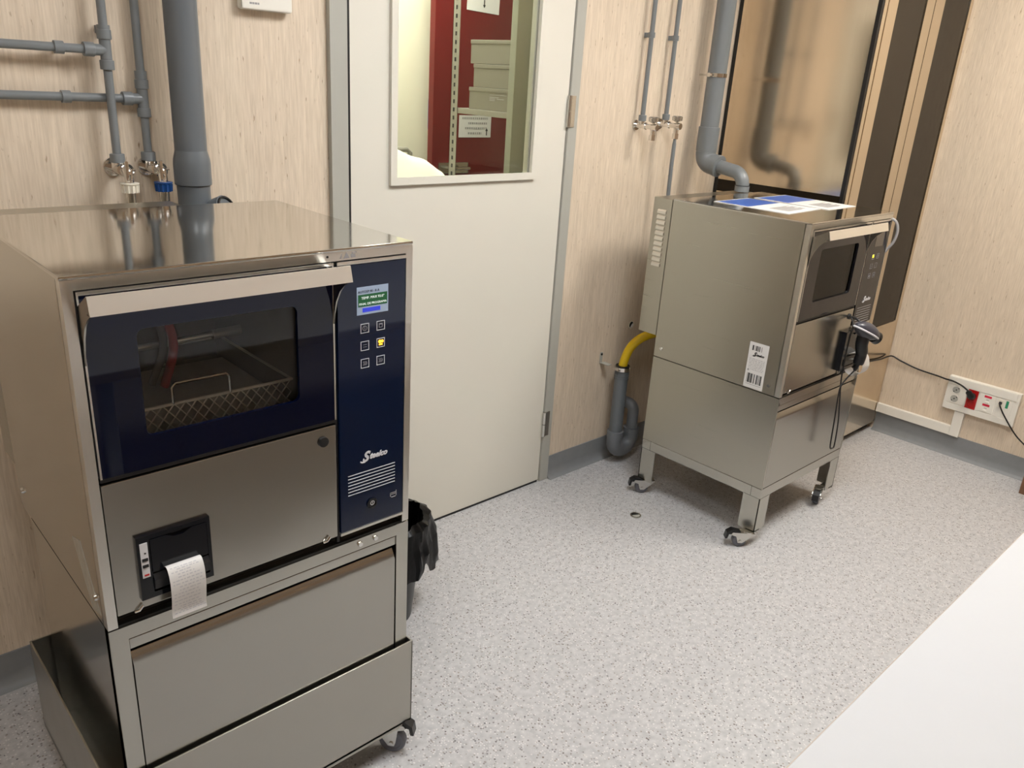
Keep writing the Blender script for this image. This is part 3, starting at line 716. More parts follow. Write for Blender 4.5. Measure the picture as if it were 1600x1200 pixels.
        for k in range(0, 17):
            a_ = math.radians(20-k*22); rr_ = 0.040-k*0.0011
            path.append((-0.040-rr_*math.cos(a_), cz+rr_*math.sin(a_)))
        P3 = catmull([Vector((p[0], p[1], 0)) for p in path], 4)
        MB().sheet([(p.x, p.y) for p in P3], pu+0.046, pu+0.104, 0.0004).build('curled_receipt', M['paper'], pr)
    # side screws
    for y, v in ((0.504, -0.557), (0.046, -0.560)):
        MB().cyl((-0.004, y, Z(v)), (0.0, y, Z(v)), 0.006, 0.007, n=16).build('screw', M['chrome'], t)
    # rating label on the left side
    if printer_left:
        la = MB().prism([(0.145, Z(-0.490)), (0.098, Z(-0.476)), (0.030, Z(-0.588)), (0.074, Z(-0.600))], 'x', -0.0006, 0.0)
        la.build('foil_label', M['foil'], t)
    else:
        y0, y1, z0, z1 = 0.068, 0.142, Z(-0.5895), Z(-0.426)
        la = MB().box(-0.0005, 0.0001, y0, y1, z0, z1).build('rating_label', M['paper'], t)
        hgt = z1-z0
        bc = barcode(-0.0005, y0+0.014, y1-0.012, z1-0.029, z1-0.011, 26, 5); bc.build('barcode', M['print_black'], la)
        bc = barcode(-0.0005, y0+0.009, y1-0.008, z0+0.018, z0+0.052, 30, 9); bc.build('barcode', M['print_black'], la)
        logo(la, (-0.0008, y1-0.020, z1-0.048), 0, 0, 0.0115, M['print_black'], right=(0, -1, 0))
        p = MB(); rr = random.Random(11)
        for k in range(8):
            zz = z1-0.058-k*0.0055; y = y1-0.008
            while y > y0+0.010:
                l = rr.uniform(0.003, 0.012); p.box(-0.0008, -0.0004, max(y-l, y0+0.008), y, zz-0.0016, zz); y -= l+rr.uniform(0.0015, 0.004)
        p.box(-0.0008, -0.0004, y1-0.013, y1-0.006, z0+0.060, z0+0.066).box(-0.0008, -0.0004, y0+0.008, y1-0.008, z0+0.012, z0+0.0135)
        p.build('label_print', M['print_grey'], la)
        pass
    return t

def drawer_base(name, label, loc, w, H, d, legs):
    """H = height of the cabinet body; local z 0 = body bottom"""
    t = thing(name, label, 'cabinet', loc)
    f = 0.030 if not legs else 0.014
    ys = 0.004 if not legs else -0.001
    sh = MB().box(0, 0.004, ys, d, 0, H).box(w-0.004, w, ys, d, 0, H).box(0.004, w-0.004, d-0.004, d, 0, H).box(0.004, w-0.004, 0.02, d, H-0.004, H).box(0.004, w-0.004, 0.02, d, 0, 0.004)
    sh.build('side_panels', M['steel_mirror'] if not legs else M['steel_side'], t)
    fr = MB()
    fr.prism([(0, H), (w, H), (w-f, H-0.026), (f, H-0.026)], 'y', 0.0, 0.02)
    zb = 0.0 if not legs else 0.0
    if not legs: fr.prism([(0, zb), (0, H), (f, H-0.026), (f, zb)], 'y', 0.0, 0.02)
    if not legs: fr.prism([(w, zb), (w-f, zb), (w-f, H-0.026), (w, H)], 'y', 0.0, 0.02)
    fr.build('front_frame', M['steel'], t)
    MB().box(f if not legs else 0.005, w-f if not legs else w-0.005, 0.034, 0.040, 0.004, H-0.020).build('recess', M['darkcavity'], t)
    MB().box(f+0.001 if not legs else 0.005, w-f if not legs else w-0.005, 0.003, 0.014, H-0.050, H-0.0295, 0.0012).build('upper_rail', M['steel'], t)
    x0, x1 = (f+0.002, w-f-0.005) if not legs else (0.005, w-0.005)
    zt, zl = H-0.060, (0.012 if not legs else 0.002)
    prof = [(0.026, zl), (0.0, zl), (-0.002, zt-0.022), (0.010, zt), (0.026, zt)]
    MB().prism(prof, 'x', x0, x1).build('drawer', M['steel_front'], t)
    if not legs:
        for (x, zz) in ((w*0.801, H-0.0125), (w*0.862, H-0.0115)):
            MB().cyl((x, -0.004, zz), (x, 0.0, zz), 0.005, 0.006, n=14).build('screw', M['chrome'], t)
    return t

# left machine, its drawer base and its tray cart --------------------------------
LW, LH, LDp, LD2 = 0.6115, 0.603, 0.539, 0.628
washer('steel washer with lit screen and a white receipt hanging from its printer, at left', (LX, LY, LT-LH), LW, LH, LDp, LD2, 0.40, True)
lb = drawer_base('drawer_cabinet', 'steel drawer cabinet under the left washer, standing in a steel tray cart', (LX, LY, 0.1005), LW, LT-LH-0.1035, 0.47, False)
MB().box(0.006, LW-0.006, 0.006, 0.464, LT-LH-0.1035, LT-LH-0.1007).build('seam_strip', M['black'], lb)
TX0, TX1, TY0, TY1, TZ0, TZ1 = 0.2607, 0.9190, 1.2235, 1.740, 0.085, 0.3227
t = thing('tray_cart', 'open steel tray cart on casters holding the left washer cabinet', 'cart', (0.59, 1.48, 0))
tc = MB(t).box(TX0, TX1, TY0, TY0+0.004, TZ0, TZ1, 0.001).box(TX0, TX1, TY1-0.004, TY1, TZ0, TZ1, 0.001).box(TX0, TX0+0.004, TY0, TY1, TZ0, TZ1, 0.001).box(TX1-0.004, TX1, TY0, TY1, TZ0, TZ1, 0.001)
tc.box(TX0, TX1, TY0, TY1, TZ0+0.008, TZ0+0.014)
tc.build('tray', M['steel_tray'], t)
for x, y, a in ((0.868, 1.275, -0.9), (0.33, 1.275, 0.2), (0.868, 1.69, 2.6), (0.33, 1.69, 0.2)):
    c = Vector((x, y, 0))
    caster(t, x-t.location.x, y-t.location.y, 0.092, a, 0.033)

# right machine and its legged stand ----------------------------------------------
RWd, RH, RDp, RD2 = 0.600, 0.592, 0.536, 0.6225
washer('steel washer with louvred rear housing and barcode label on its side, at right', (RX, RY, RT-RH), RWd, RH, RDp, RD2, 0.56, False)
st = drawer_base('drawer_stand', 'steel drawer stand with four caster legs under the right washer', (RX, RY, 0.235), RWd, RT-RH-0.2385, RDp, True)
MB().box(0.006, RWd-0.006, 0.006, RDp-0.006, RT-RH-0.2385, RT-RH-0.2352).build('seam_strip', M['black'], st)
rl = MB().box(0, RWd, 0.0, 0.04, -0.040, -0.001, 0.002).box(0, RWd, RDp-0.04, RDp, -0.040, -0.001, 0.002).box(0, 0.04, 0.04, RDp-0.04, -0.040, -0.001, 0.002).box(RWd-0.04, RWd, 0.04, RDp-0.04, -0.040, -0.001, 0.002)
rl.build('bottom_rail', M['steel'], st)
for ix, iy in ((0, 0), (1, 0), (0, 1), (1, 1)):
    a, L = 0.003, 0.068
    lg = MB()
    x = 0 if ix == 0 else RWd; y = 0 if iy == 0 else RDp; sx = 1 if ix == 0 else -1; sy = 1 if iy == 0 else -1
    zlo = -0.180
    # angle-iron leg: one flange along x, one along y
    lg.prism([(x, zlo), (x, -0.040), (x+sx*L, -0.040), (x+sx*L, zlo+0.006)], 'y', y, y+sy*a)
    lg.prism([(y, zlo), (y, -0.040), (y+sy*L, -0.040), (y+sy*L, zlo+0.004)], 'x', x, x+sx*a)
    lg.box(min(x, x+sx*0.035), max(x, x+sx*0.035), min(y, y+sy*0.035), max(y, y+sy*0.035), zlo+0.006, zlo+0.010)
    lg = lg.build('leg', M['steel'], st)
    # caster in stand coordinates (floor at z = -0.235)
    cxx, cyy, can = {(0, 0): (-0.006, 0.018, 2.40), (0, 1): (0.026, 0.496, 2.40), (1, 0): (RWd-0.052, 0.030, 3.46), (1, 1): (RWd-0.040, RDp-0.034, 2.8)}[(ix, iy)]
    tmp = bpy.data.objects.new('caster_pivot', None)
    before = set(COL.objects[:])
    caster(st, cxx, cyy, 0.062, can, 0.026)
    for o in set(COL.objects[:])-before:
        if o.parent == st: o.location.z = -0.235
    bpy.data.objects.remove(tmp)

# documents on the right machine ----------------------------------------------------
def document(label, q, z):
    bl, br, fr_, fl = [Vector((p[0], p[1], z)) for p in q]
    t = thing('document', label, 'paper', tuple(fl), 'papers on the right washer')
    def pt(a, b, h): # a across 0..1 (left-right), b 0 front..1 back
        return (fl*(1-a)+fr_*a)*(1-b)+(bl*(1-a)+br*a)*b+Vector((0, 0, h))
    def patch(a0, a1, b0, b1, h0, h1):
        m = MB(t); b = bmesh.new()
        A = [b.verts.new(pt(a, bb, h0)) for a, bb in ((a0, b0), (a1, b0), (a1, b1), (a0, b1))]; B = [b.verts.new(pt(a, bb, h1)) for a, bb in ((a0, b0), (a1, b0), (a1, b1), (a0, b1))]
        b.faces.new(A[::-1]); b.faces.new(B)
        for i in range(4): b.faces.new((A[i], A[(i+1) % 4], B[(i+1) % 4], B[i]))
        m._merge(b); return m
    patch(0, 1, 0, 1, 0.0, 0.0012).build('sheet', M['paper'], t)
    patch(0.03, 0.97, 0.54, 0.97, 0.0012, 0.0015).build('blue_header', M['print_blue'], t)
    p = MB(t)
    for k in range(10):
        b0 = 0.10+k*0.026
        q2 = patch(0.22, 0.80 if k % 4 else 0.66, b0, b0+0.012, 0.0012, 0.0015); p._merge(q2.bm)
    p.build('text_lines', M['text_grey'], t)
document('white sheet with blue header on the washer top, nearer its left edge', ((2.528, 1.642), (2.755, 1.642), (2.782, 1.365), (2.530, 1.348)), RT+0.0004)
document('white sheet with blue header on the washer top, nearer the steel cabinet', ((2.792, 1.640), (3.020, 1.640), (3.012, 1.345), (2.792, 1.340)), RT+0.0004)

# barcode scanner hung on the right machine ----------------------------------------
def scan_pt(u, dy, v): return Vector((RX+u, RY-dy, RT+v))
t = thing('barcode_scanner', 'black handheld barcode scanner hanging on the front of the right washer', 'scanner', tuple(scan_pt(0.405, 0.075, -0.398)))
def sp3(u, dy, v): return scan_pt(u, dy, v)-Vector(t.location)
b = bmesh.new(); bmesh.ops.create_uvsphere(b, u_segments=28, v_segments=16, radius=1)
axd = Vector((0.86, -0.30, -0.42)).normalized()   # nose direction
q = axd.to_track_quat('X', 'Z').to_matrix()
for v in b.verts:
    c = v.co; s = 1.0-0.25*c.x*c.x
    p = Vector((c.x*0.062, c.y*0.038*(0.9+0.15*c.x), c.z*0.030*s))
    v.co = q@p
mm = MB(); mm._merge(b); hd = mm.build('scanner_head', M['greyplastic'], t)
b = bmesh.new()
mm = MB().tube([q@Vector((0.062*math.cos(a), 0.0345*math.sin(a), -0.006)) for a in [math.radians(k*15) for k in range(-13, 2)]], 0.0035, n=8)
mm.build('light_trim', M['print_white'], t)
nd = q@Vector((0.054, 0, -0.002))
MB().cyl(q@Vector((0.045, 0, -0.004)), q@Vector((0.066, 0, -0.004)), 0.022, 0.024, n=20).build('scan_window', M['blackgloss'], t)
b = bmesh.new(); bmesh.ops.create_uvsphere(b, u_segments=14, v_segments=8, radius=0.008)
for v in b.verts: v.co = q@(Vector((v.co.x*1.6, v.co.y, v.co.z*0.6))+Vector((0.012, 0.006, 0.026)))
mm = MB(); mm._merge(b); mm.build('trigger_light', M['print_white'], t)
hpth = [q@Vector((0.0, 0, -0.008)), q@Vector((0.0, 0, -0.03))+Vector((0.006, 0, -0.02)), Vector((0.010, 0.004, -0.088)), Vector((0.010, 0.008, -0.128))]
MB().tube(hpth, [0.022]*6+[0.0215]*6+[0.0195]*6+[0.018], n=16, smooth=6).build('scanner_grip', M['blackplastic'], t)
e0 = Vector((0.010, 0.008, -0.128))
MB().tube([e0, e0+Vector((0.0, 0.004, -0.02)), e0+Vector((-0.004, 0.006, -0.03))], [0.0085, 0.007, 0.005], n=10).build('strain_relief', M['black'], t)
cp_ = [e0+Vector((-0.004, 0.006, -0.03)), sp3(0.405, 0.045, -0.585), sp3(0.375, 0.040, -0.615), sp3(0.372, 0.040, -0.66), sp3(0.385, 0.04, -0.76), sp3(0.392, 0.042, -0.86), sp3(0.405, 0.045, -0.872), sp3(0.420, 0.045, -0.862), sp3(0.412, 0.043, -0.76), sp3(0.388, 0.038, -0.65), sp3(0.378, 0.034, -0.58), sp3(0.376, 0.032, -0.50), sp3(0.380, 0.032, -0.43), sp3(0.388, 0.030, -0.385), sp3(0.404, 0.012, -0.366)]
MB().tube(cp_, 0.0026, n=8, smooth=6).build('scanner_cable', M['black'], t)
MB().tube([sp3(0.409, 0.006, -0.364), sp3(0.409, 0.03, -0.366), sp3(0.404, 0.05, -0.378), sp3(0.396, 0.066, -0.394)], 0.004, n=8, smooth=4).build('hanging_hook', M['black'], t)

# grey sensor lead loop on the right machine's right edge
lp = [(RX+0.597, RY+0.01, RT-0.022), (RX+0.606, RY-0.012, RT-0.034), (RX+0.612, RY-0.022, RT-0.065), (RX+0.610, RY-0.018, RT-0.105), (RX+0.602, RY-0.004, RT-0.135), (RX+0.598, RY+0.004, RT-0.150)]
tag(MB((RX+0.6, RY, RT-0.15)).tube(lp, 0.005, n=10, smooth=6).build('lead_loop', M['print_grey']), 'short grey lead looped at the right edge of the right washer', 'cable')

# ------------------------------------------------------------------ left wall pipes
def clip(x, z, y, vertical, r, parent):
    m = MB(parent)
    if vertical: m.ring((x, y, z-0.009), (x, y, z+0.009), r+0.004, r).box(x-0.006, x+0.006, y+r, W, z-0.008, z+0.008)
    else: m.ring((x-0.009, y, z), (x+0.009, y, z), r+0.004, r).box(x-0.008, x+0.008, y+r, W, z-0.006, z+0.006)
    m.build('pipe_clip', M['pvc'], parent)
def tee(x, z, y, r, parent):
    m = MB(parent)
    m.cyl((x, y, z-0.034), (x, y, z+0.034), r*1.30)
    for zz in (z-0.040, z+0.022): m.cyl((x, y, zz), (x, y, zz+0.020), r*1.62, bev=0.0015)
    m.cyl((x-0.040, y, z), (x, y, z), r*1.30).cyl((x-0.046, y, z), (x-0.024, y, z), r*1.62, bev=0.0015)
    m.build('tee_fitting', M['pvc'], parent)
PY = W-0.040
PYB = W-0.022
def left_pipe(label, x, ztee, zbot, clipz, dx_h, ych):
    t = thing('water_pipe', label, 'pipe', (x, PY, zbot))
    r = 0.0092
    MB(t).cyl((x, PY, zbot), (x, PY, CEIL), r).build('riser', M['pvc'], t)
    MB(t).cyl((-1.0, PY, ztee), (x, PY, ztee), r).build('branch', M['pvc'], t)
    tee(x, ztee, PY, r, t)
    clip(x, clipz, PY, True, r, t)
    for cx in ych: clip(cx, ztee, PY, False, r, t)
    MB(t).cyl((x, PY, zbot-0.004), (x, PY, zbot+0.016), r*1.75, bev=0.002).build('end_socket', M['pvc'], t)
    return t
left_pipe('grey water pipe with upper tee branch, leftmost riser on the back wall', 0.639, 1.545, 1.310, 1.587, 0, (0.545,))
# the second riser passes its branch behind the first riser: its plane sits closer to the wall
def left_pipe2():
    x, ztee, zbot = 0.715, 1.4455, 1.312
    y = PYB
    t = thing('water_pipe', 'grey water pipe with lower tee branch, between the first riser and the drain pipe', 'pipe', (x, y, zbot), None)
    r = 0.0092
    MB(t).cyl((x, y, zbot), (x, y, CEIL), r).build('riser', M['pvc'], t)
    MB(t).cyl((-1.0, y, ztee), (x, y, ztee), r).build('branch', M['pvc'], t)
    m = MB(t); m.cyl((x, y, ztee-0.034), (x, y, ztee+0.034), r*1.30)
    for zz in (ztee-0.040, ztee+0.022): m.cyl((x, y, zz), (x, y, zz+0.020), r*1.62, bev=0.0015)
    m.cyl((x-0.040, y, ztee), (x, y, ztee), r*1.30).cyl((x-0.046, y, ztee), (x-0.024, y, ztee), r*1.62, bev=0.0015)
    m.build('tee_fitting', M['pvc'], t)
    clip(x, 1.497, y, True, r, t); clip(0.552, ztee, y, False, r, t)
    MB(t).cyl((x, y, zbot-0.004), (x, y, zbot+0.016), r*1.75, bev=0.002).build('end_socket', M['pvc'], t)
left_pipe2()

def stop_valve(label, x, y0, z0, knob_mat):
    t = thing('stop_valve', label, 'valve', (x, W, z0))
    bd = MB(t)
    bd.cyl((x, W, z0-0.012), (x, W-0.008, z0-0.012), 0.022, bev=0.002)          # wall flange
    bd.cyl((x, W-0.006, z0-0.012), (x, y0-0.030, z0-0.012), 0.0125)
    bd.cyl((x, y0, z0-0.012), (x, y0, z0+0.004), 0.014)
    bd.cyl((x+0.004, y0-0.022, z0-0.016), (x+0.014, y0-0.036, z0-0.012), 0.0145, bev=0.002)
    bd.build('valve_body', M['chrome'], t)
    yk = y0-0.040; xk = x+0.008
    MB(t).tube([(x+0.004, y0-0.03, z0-0.012), (xk-0.002, yk, z0-0.014), (xk, yk, z0-0.03), (xk, yk, z0-0.055)], 0.010, n=14, smooth=4).build('outlet', M['chrome'], t)
    lv = MB(t).box(xk-0.009, xk-0.001, yk-0.010, yk-0.006, z0-0.036, z0+0.010, 0.002).box(xk+0.001, xk+0.005, yk-0.010, yk-0.006, z0-0.036, z0-0.010, 0.001).cyl((xk+0.006, yk-0.008, z0-0.010), (xk+0.013, yk-0.008, z0-0.010), 0.0025, n=10)
    lv.build('lever', M['chrome'], t)
    kz = z0-0.044
    n = 12; kn = MB(t)
    kn.lathe([(0.0165, -0.021), (0.0175, -0.004), (0.0205, -0.002), (0.0205, 0.0)], (xk, yk, kz+0.004), (0, 0, 1), 28)
    for i in range(n):
        a = 2*PI*i/n; c_, s_ = math.cos(a), math.sin(a)
        kn.cyl((xk+0.0172*c_, yk+0.0172*s_, kz-0.017), (xk+0.0182*c_, yk+0.0182*s_, kz), 0.0022, n=8)
    kn.build('hose_nut', knob_mat, t)
    MB(t).tube([(xk, yk, kz-0.014), (xk, yk, kz-0.05), (xk+0.002, yk, kz-0.12), (xk+0.002, yk+0.01, kz-0.22)], 0.0115, n=16, smooth=4).build('steel_hose', M['zinc'], t)
stop_valve('chrome stop valve with ivory white nut on the back wall', 0.639, PY, 1.305, M['ivory_knob'])
stop_valve('chrome stop valve with blue nut on the back wall', 0.715, PYB-0.018, 1.305, M['blue_knob'])

DPX, DPY = 0.794, 1.968
t = thing('drain_pipe', 'thick grey vertical drain pipe with side branch behind the left washer', 'pipe', (DPX, DPY, 0))
MB(t).cyl((DPX, DPY, 1.30), (DPX, DPY, CEIL), 0.0365, n=36).build('riser', M['pvc_dark'], t)
MB(t).lathe([(0.0365, 0.0), (0.0415, -0.02), (0.0425, -0.03), (0.0425, -0.078), (0.040, -0.080)], (DPX, DPY, 1.336), (0, 0, 1), 36, False).build('socket', M['pvc_dark'], t)
MB(t).cyl((DPX, DPY, 1.255), (DPX, DPY, 1.258), 0.0385, n=36).build('seal_ring', M['black'], t)
MB(t).cyl((DPX, DPY, 0.0), (DPX, DPY, 1.2555), 0.038, n=36).build('lower_pipe', M['pvc_dark'], t)
bv = Vector((0.55, -0.72, 0.42)).normalized(); b0 = Vector((DPX+0.004, DPY-0.005, 1.165))
br = MB(t).cyl(b0, b0+bv*0.082, 0.034, n=32).cyl(b0+bv*0.060, b0+bv*0.085, 0.039, n=32)
br.build('branch', M['pvc_dark'], t)
MB(t).ring(b0+bv*0.084, b0+bv*0.090, 0.036, 0.032).build('branch_seal', M['black'], t)

t = thing('wall_thermostat', 'small white plastic control box on the back wall left of the door', 'thermostat', (1.03, W, 1.66))
MB(t).box(0.965, 1.100, W-0.030, W, 1.660, 1.780, 0.006).build('housing', M['white_plastic'], t)
MB(t).box(0.9655, 0.972, W-0.0285, W-0.002, 1.664, 1.776, 0.002).build('side_band', M['jamb'], t)
m = MB(t)
for k, (a, l) in enumerate(((0.985, 0.006), (0.992, 0.005), (0.998, 0.007), (1.006, 0.004))): m.box(a, a+l, W-0.0304, W-0.030, 1.672, 1.6765)
m.build('maker_mark', M['print_grey'], t)

# ------------------------------------------------------------------ waste bin with liner
BC = Vector((1.165, 1.715, 0))
t = thing('waste_bin', 'dark plastic waste bin between left washer and white door', 'bin', tuple(BC))
MB(t).lathe([(0.085, 0.0), (0.092, 0.003), (0.122, 0.292), (0.128, 0.294), (0.128, 0.302), (0.119, 0.302), (0.088, 0.010), (0.0, 0.010)], tuple(BC), (0, 0, 1), 40, False).build('bin_body', M['bin'], t)
b = bmesh.new(); n = 120; L = []
rings = [(0.094, 0.06), (0.108, 0.22), (0.116, 0.298), (0.124, 0.338), (0.137, 0.326), (0.139, 0.292), (0.143, 0.258), (0.148, 0.218), (0.146, 0.180)]
rr = random.Random(4); ph = [rr.uniform(0, 6.28) for _ in range(6)]
for k, (r0, h) in enumerate(rings):
    row = []
    for i in range(n):
        a = 2*PI*i/n; w_ = math.sin(7*a+ph[0]+k*0.35)*0.5+abs(math.sin(11*a+ph[1]-k*0.5))*0.8-0.4+math.sin(3*a+ph[2])*0.5+0.35*math.sin(23*a+k*1.1)
        amp = 0.0 if k < 2 else (0.003 if k == 2 else 0.005+0.0014*(k-2)); sg = 1 if k >= 4 else -1
        r_ = r0+max(-0.004 if k >= 4 else -0.02, w_*amp) if k >= 4 else r0-abs(w_)*amp
        hh = h
        if k >= 7: hh = h+0.018*math.sin(5*a+ph[3])+0.012*math.sin(11*a+ph[4])
        if k == 3: hh = h+0.010*math.sin(6*a+ph[5])
        # a slack fold of film bulging towards the door side
        bul = max(0.0, math.cos(a-0.25))**3
        if k >= 4: r_ += 0.026*bul*min(1, (k-3)/3)
        if k >= 7: hh -= 0.035*bul
        row.append(b.verts.new((BC.x+r_*math.cos(a), BC.y+r_*math.sin(a), hh)))
    L.append(row)
for k in range(len(L)-1):
    for i in range(n): b.faces.new((L[k][i], L[k][(i+1) % n], L[k+1][(i+1) % n], L[k+1][i]))
b.faces.new(L[0][::-1])
bmesh.ops.recalc_face_normals(b, faces=b.faces[:])
mm = MB(BC); mm._merge(b)
tag(mm.build('bin_liner', M['bag']), 'crumpled black plastic bag lining the waste bin', 'bag')

# ------------------------------------------------------------------ right side pipework
def right_pipe(label, x, zbot, capped):
    y = W-0.030
    t = thing('water_pipe', label, 'pipe', (x, y, zbot))
    r = 0.0088
    MB(t).cyl((x, y, zbot), (x, y, CEIL), r).build('riser', M['pvc'], t)
    for cz in (1.722,): clip(x, cz, y, True, r, t)
    MB(t).cyl((x, y, zbot-0.008), (x, y, zbot+0.014), r*1.7, bev=0.002).build('end_socket', M['pvc'], t)
    t2 = thing('angle_tap', label.replace('thin grey water pipe', 'chrome tap below thin pipe'), 'tap', (x, W, zbot-0.03))
    zc = zbot-0.024
    bd = MB(t2).cyl((x, W+0.002, zc), (x, W-0.006, zc), 0.020, bev=0.002).cyl((x, W-0.006, zc), (x, W-0.090, zc-0.002), 0.010).cyl((x, y, zc), (x, y, zbot-0.008), 0.0105)
    bd.cyl((x, W-0.045, zc-0.001), (x, W-0.052, zc-0.001), 0.0135, n=6).cyl((x, W-0.088, zc-0.002), (x, W-0.104, zc-0.003), 0.013, bev=0.002)
    bd.cyl((x, W-0.085, zc-0.002), (x, W-0.085, zc-0.034), 0.0095).cyl((x, W-0.085, zc-0.030), (x, W-0.085, zc-0.050), 0.0135, n=6)
    bd.build('tap_body', M['chrome'], t2)
    MB(t2).cyl((x, W-0.085, zc), (x, W-0.085, zc+0.020), 0.0055).box(x-0.022, x+0.022, W-0.091, W-0.079, zc+0.020, zc+0.030, 0.003).lathe([(0.010, 0.0), (0.019, 0.004), (0.020, 0.018), (0.016, 0.021)], (x, W-0.085, zc+0.014)).build('tap_handle', M['zinc'], t2)
    return (x, W-0.085, zc-0.050)
right_pipe('thin grey water pipe nearer the white door, right part of the back wall', 2.545, 1.430, True)
hz = right_pipe('thin grey water pipe nearer the thick waste pipe, right part of the back wall', 2.690, 1.436, False)
hx, hy, hzz = hz
tag(MB((hx, hy, 0.86)).tube([(hx, hy, hzz+0.004), (hx, hy, hzz-0.02), (hx+0.004, hy+0.003, hzz-0.12), (hx+0.012, hy+0.004, 1.10), (hx+0.012, hy-0.02, 0.92), (hx+0.012, 1.875, 0.86), (hx+0.012, 1.830, 0.86)], [0.006]*4+[0.0078]*21, n=12, smooth=4).build('supply_hose', M['pvc']), 'grey supply hose running from chrome tap down behind the right washer', 'hose')

WX, WY = 2.920, 1.968
t = thing('waste_pipe', 'thick grey waste pipe bending down onto the right washer top', 'pipe', (WX, WY, 1.176))
MB(t).cyl((WX, WY, 1.395), (WX, WY, CEIL), 0.0375, n=36).build('riser', M['pvc'], t)
MB(t).cyl((WX, WY, 1.312), (WX, WY, 1.408), 0.0425, n=36, bev=0.002).build('coupling', M['pvc'], t)
arc = [(WX, WY, 1.312)]+[(WX, WY-0.040+0.040*math.cos(a), 1.308-0.042*math.sin(a)) for a in [math.radians(k*10) for k in range(1, 9)]]+[(WX, WY-0.050, 1.264), (WX, WY-0.068, 1.261)]
MB(t).tube(arc, [0.0415]*len(arc), n=32).cyl((WX, WY-0.060, 1.2625), (WX, WY-0.074, 1.260), 0.0435, n=32, bev=0.001).build('large_elbow', M['pvc'], t)
arc2 = [(WX, WY-0.060, 1.2625), (WX, WY-0.110, 1.2555), (WX, WY-0.140, 1.251)]+[(WX, 1.828-0.052*math.sin(a), 1.199+0.052*math.cos(a)) for a in [math.radians(k*12) for k in range(1, 8)]]+[(WX, 1.776, 1.21), (WX, 1.776, 1.176)]
MB(t).tube(arc2, 0.0262, n=28).cyl((WX, 1.776, 1.1765), (WX, 1.776, 1.199), 0.0285, n=28, bev=0.001).build('small_elbow', M['pvc'], t)
MB(t).cyl((WX, 1.776, 1.1995), (WX, 1.776, 1.2015), 0.0290, n=28).build('joint_ring', M['black'], t)
cb = MB(t).ring((WX, WY, 1.597), (WX, WY, 1.611), 0.0402, 0.0372).box(WX-0.054, WX-0.036, WY-0.006, WY+0.006, 1.596, 1.612, 0.002).cyl((WX-0.050, WY-0.012, 1.604), (WX-0.050, WY+0.010, 1.604), 0.004, n=10).cyl((WX, WY+0.038, 1.604), (WX, W, 1.604), 0.004, n=10)
cb.build('pipe_clamp', M['chrome'], t)

TXp, TYp = 2.535, 1.968
t = thing('drain_trap', 'grey plastic drain trap with U bend on the wall left of the right washer', 'pipe', (TXp, TYp, 0.05))
MB(t).cyl((TXp, TYp, 0.145), (TXp, TYp, 0.435), 0.0285, n=32).build('inlet_pipe', M['pvc_dark'], t)
m = MB(t)
for k in range(5): m.cyl((TXp, TYp, 0.395+k*0.0095), (TXp, TYp, 0.4015+k*0.0095), 0.0305, n=32)
m.build('ribbed_cuff', M['pvc_dark'], t)
MB(t).ring((TXp, TYp, 0.436), (TXp, TYp, 0.452), 0.0335, 0.028).cyl((TXp-0.036, TYp-0.012, 0.444), (TXp-0.036, TYp+0.012, 0.444), 0.0055, n=10).build('hose_clamp', M['chrome'], t)
MB(t).cyl((TXp, TYp, 0.436), (TXp, TYp, 0.457), 0.0282, n=32).build('rubber_sleeve', M['black'], t)
ub = [(TXp, TYp, 0.155), (TXp, TYp, 0.125)]+[(TXp+0.055-0.055*math.cos(a), TYp, 0.108-0.050*math.sin(a)) for a in [math.radians(k*15) for k in range(0, 13)]]+[(TXp+0.110, TYp, 0.125), (TXp+0.110, TYp, 0.14)]
MB(t).tube(ub, 0.0325, n=28).cyl((TXp, TYp, 0.128), (TXp, TYp, 0.160), 0.0350, n=28, bev=0.002).cyl((TXp+0.110, TYp, 0.122), (TXp+0.110, TYp, 0.150), 0.0350, n=28, bev=0.002).build('u_bend', M['pvc_trap'], t)
up = [(TXp+0.110, TYp, 0.14), (TXp+0.110, TYp, 0.215)]+[(TXp+0.110, TYp+0.030-0.030*math.cos(a), 0.222+0.030*math.sin(a)) for a in [math.radians(k*15) for k in range(0, 7)]]+[(TXp+0.110, W, 0.252)]
MB(t).tube(up, 0.0245, n=24).build('outlet_elbow', M['pvc_trap'], t)
tag(MB((2.62, 1.86, 0.62)).tube([(TXp, TYp, 0.43), (TXp, TYp-0.004, 0.475), (TXp+0.010, TYp-0.020, 0.535), (TXp+0.035, TYp-0.050, 0.582), (2.62, 1.872, 0.612), (2.66, 1.828, 0.622), (2.70, 1.77, 0.622)], 0.0185, n=18, smooth=6).build('yellow_hose', M['yellow']), 'yellow drain hose from the right washer into the grey trap', 'hose')

def wall_hole(label, x, z, r, rim):
    t = thing('wall_hole', label, 'hole', (x, W, z))
    MB(t).cyl((x, W-0.001, z), (x, W+0.0, z), r, n=24).build('opening', M['darkcavity'], t)
    MB(t).ring((x, W-0.0025, z), (x, W, z), r*1.12, r, 28).build('rim', rim, t)
    return t
h = wall_hole('small round cable hole in the back wall beside the right washer', 2.662, 0.592, 0.014, M['whitewall'])
MB(h).prism([(2.662-0.006, 0.580), (2.662+0.006, 0.580), (2.662+0.013, 0.590), (2.662+0.010, 0.598), (2.662+0.001, 0.591)], 'y', W-0.0022, W-0.0012).build('wall_plug', M['paper'], h)
t = thing('wall_bracket', 'small zinc pipe bracket on the back wall beside the drain trap', 'bracket', (2.487, W, 0.47))
MB(t).box(2.476, 2.492, W-0.003, W, 0.452, 0.500, 0.001).box(2.480, 2.506, W-0.045, W-0.002, 0.4525, 0.4555, 0.001).build('plate', M['jamb'], t)
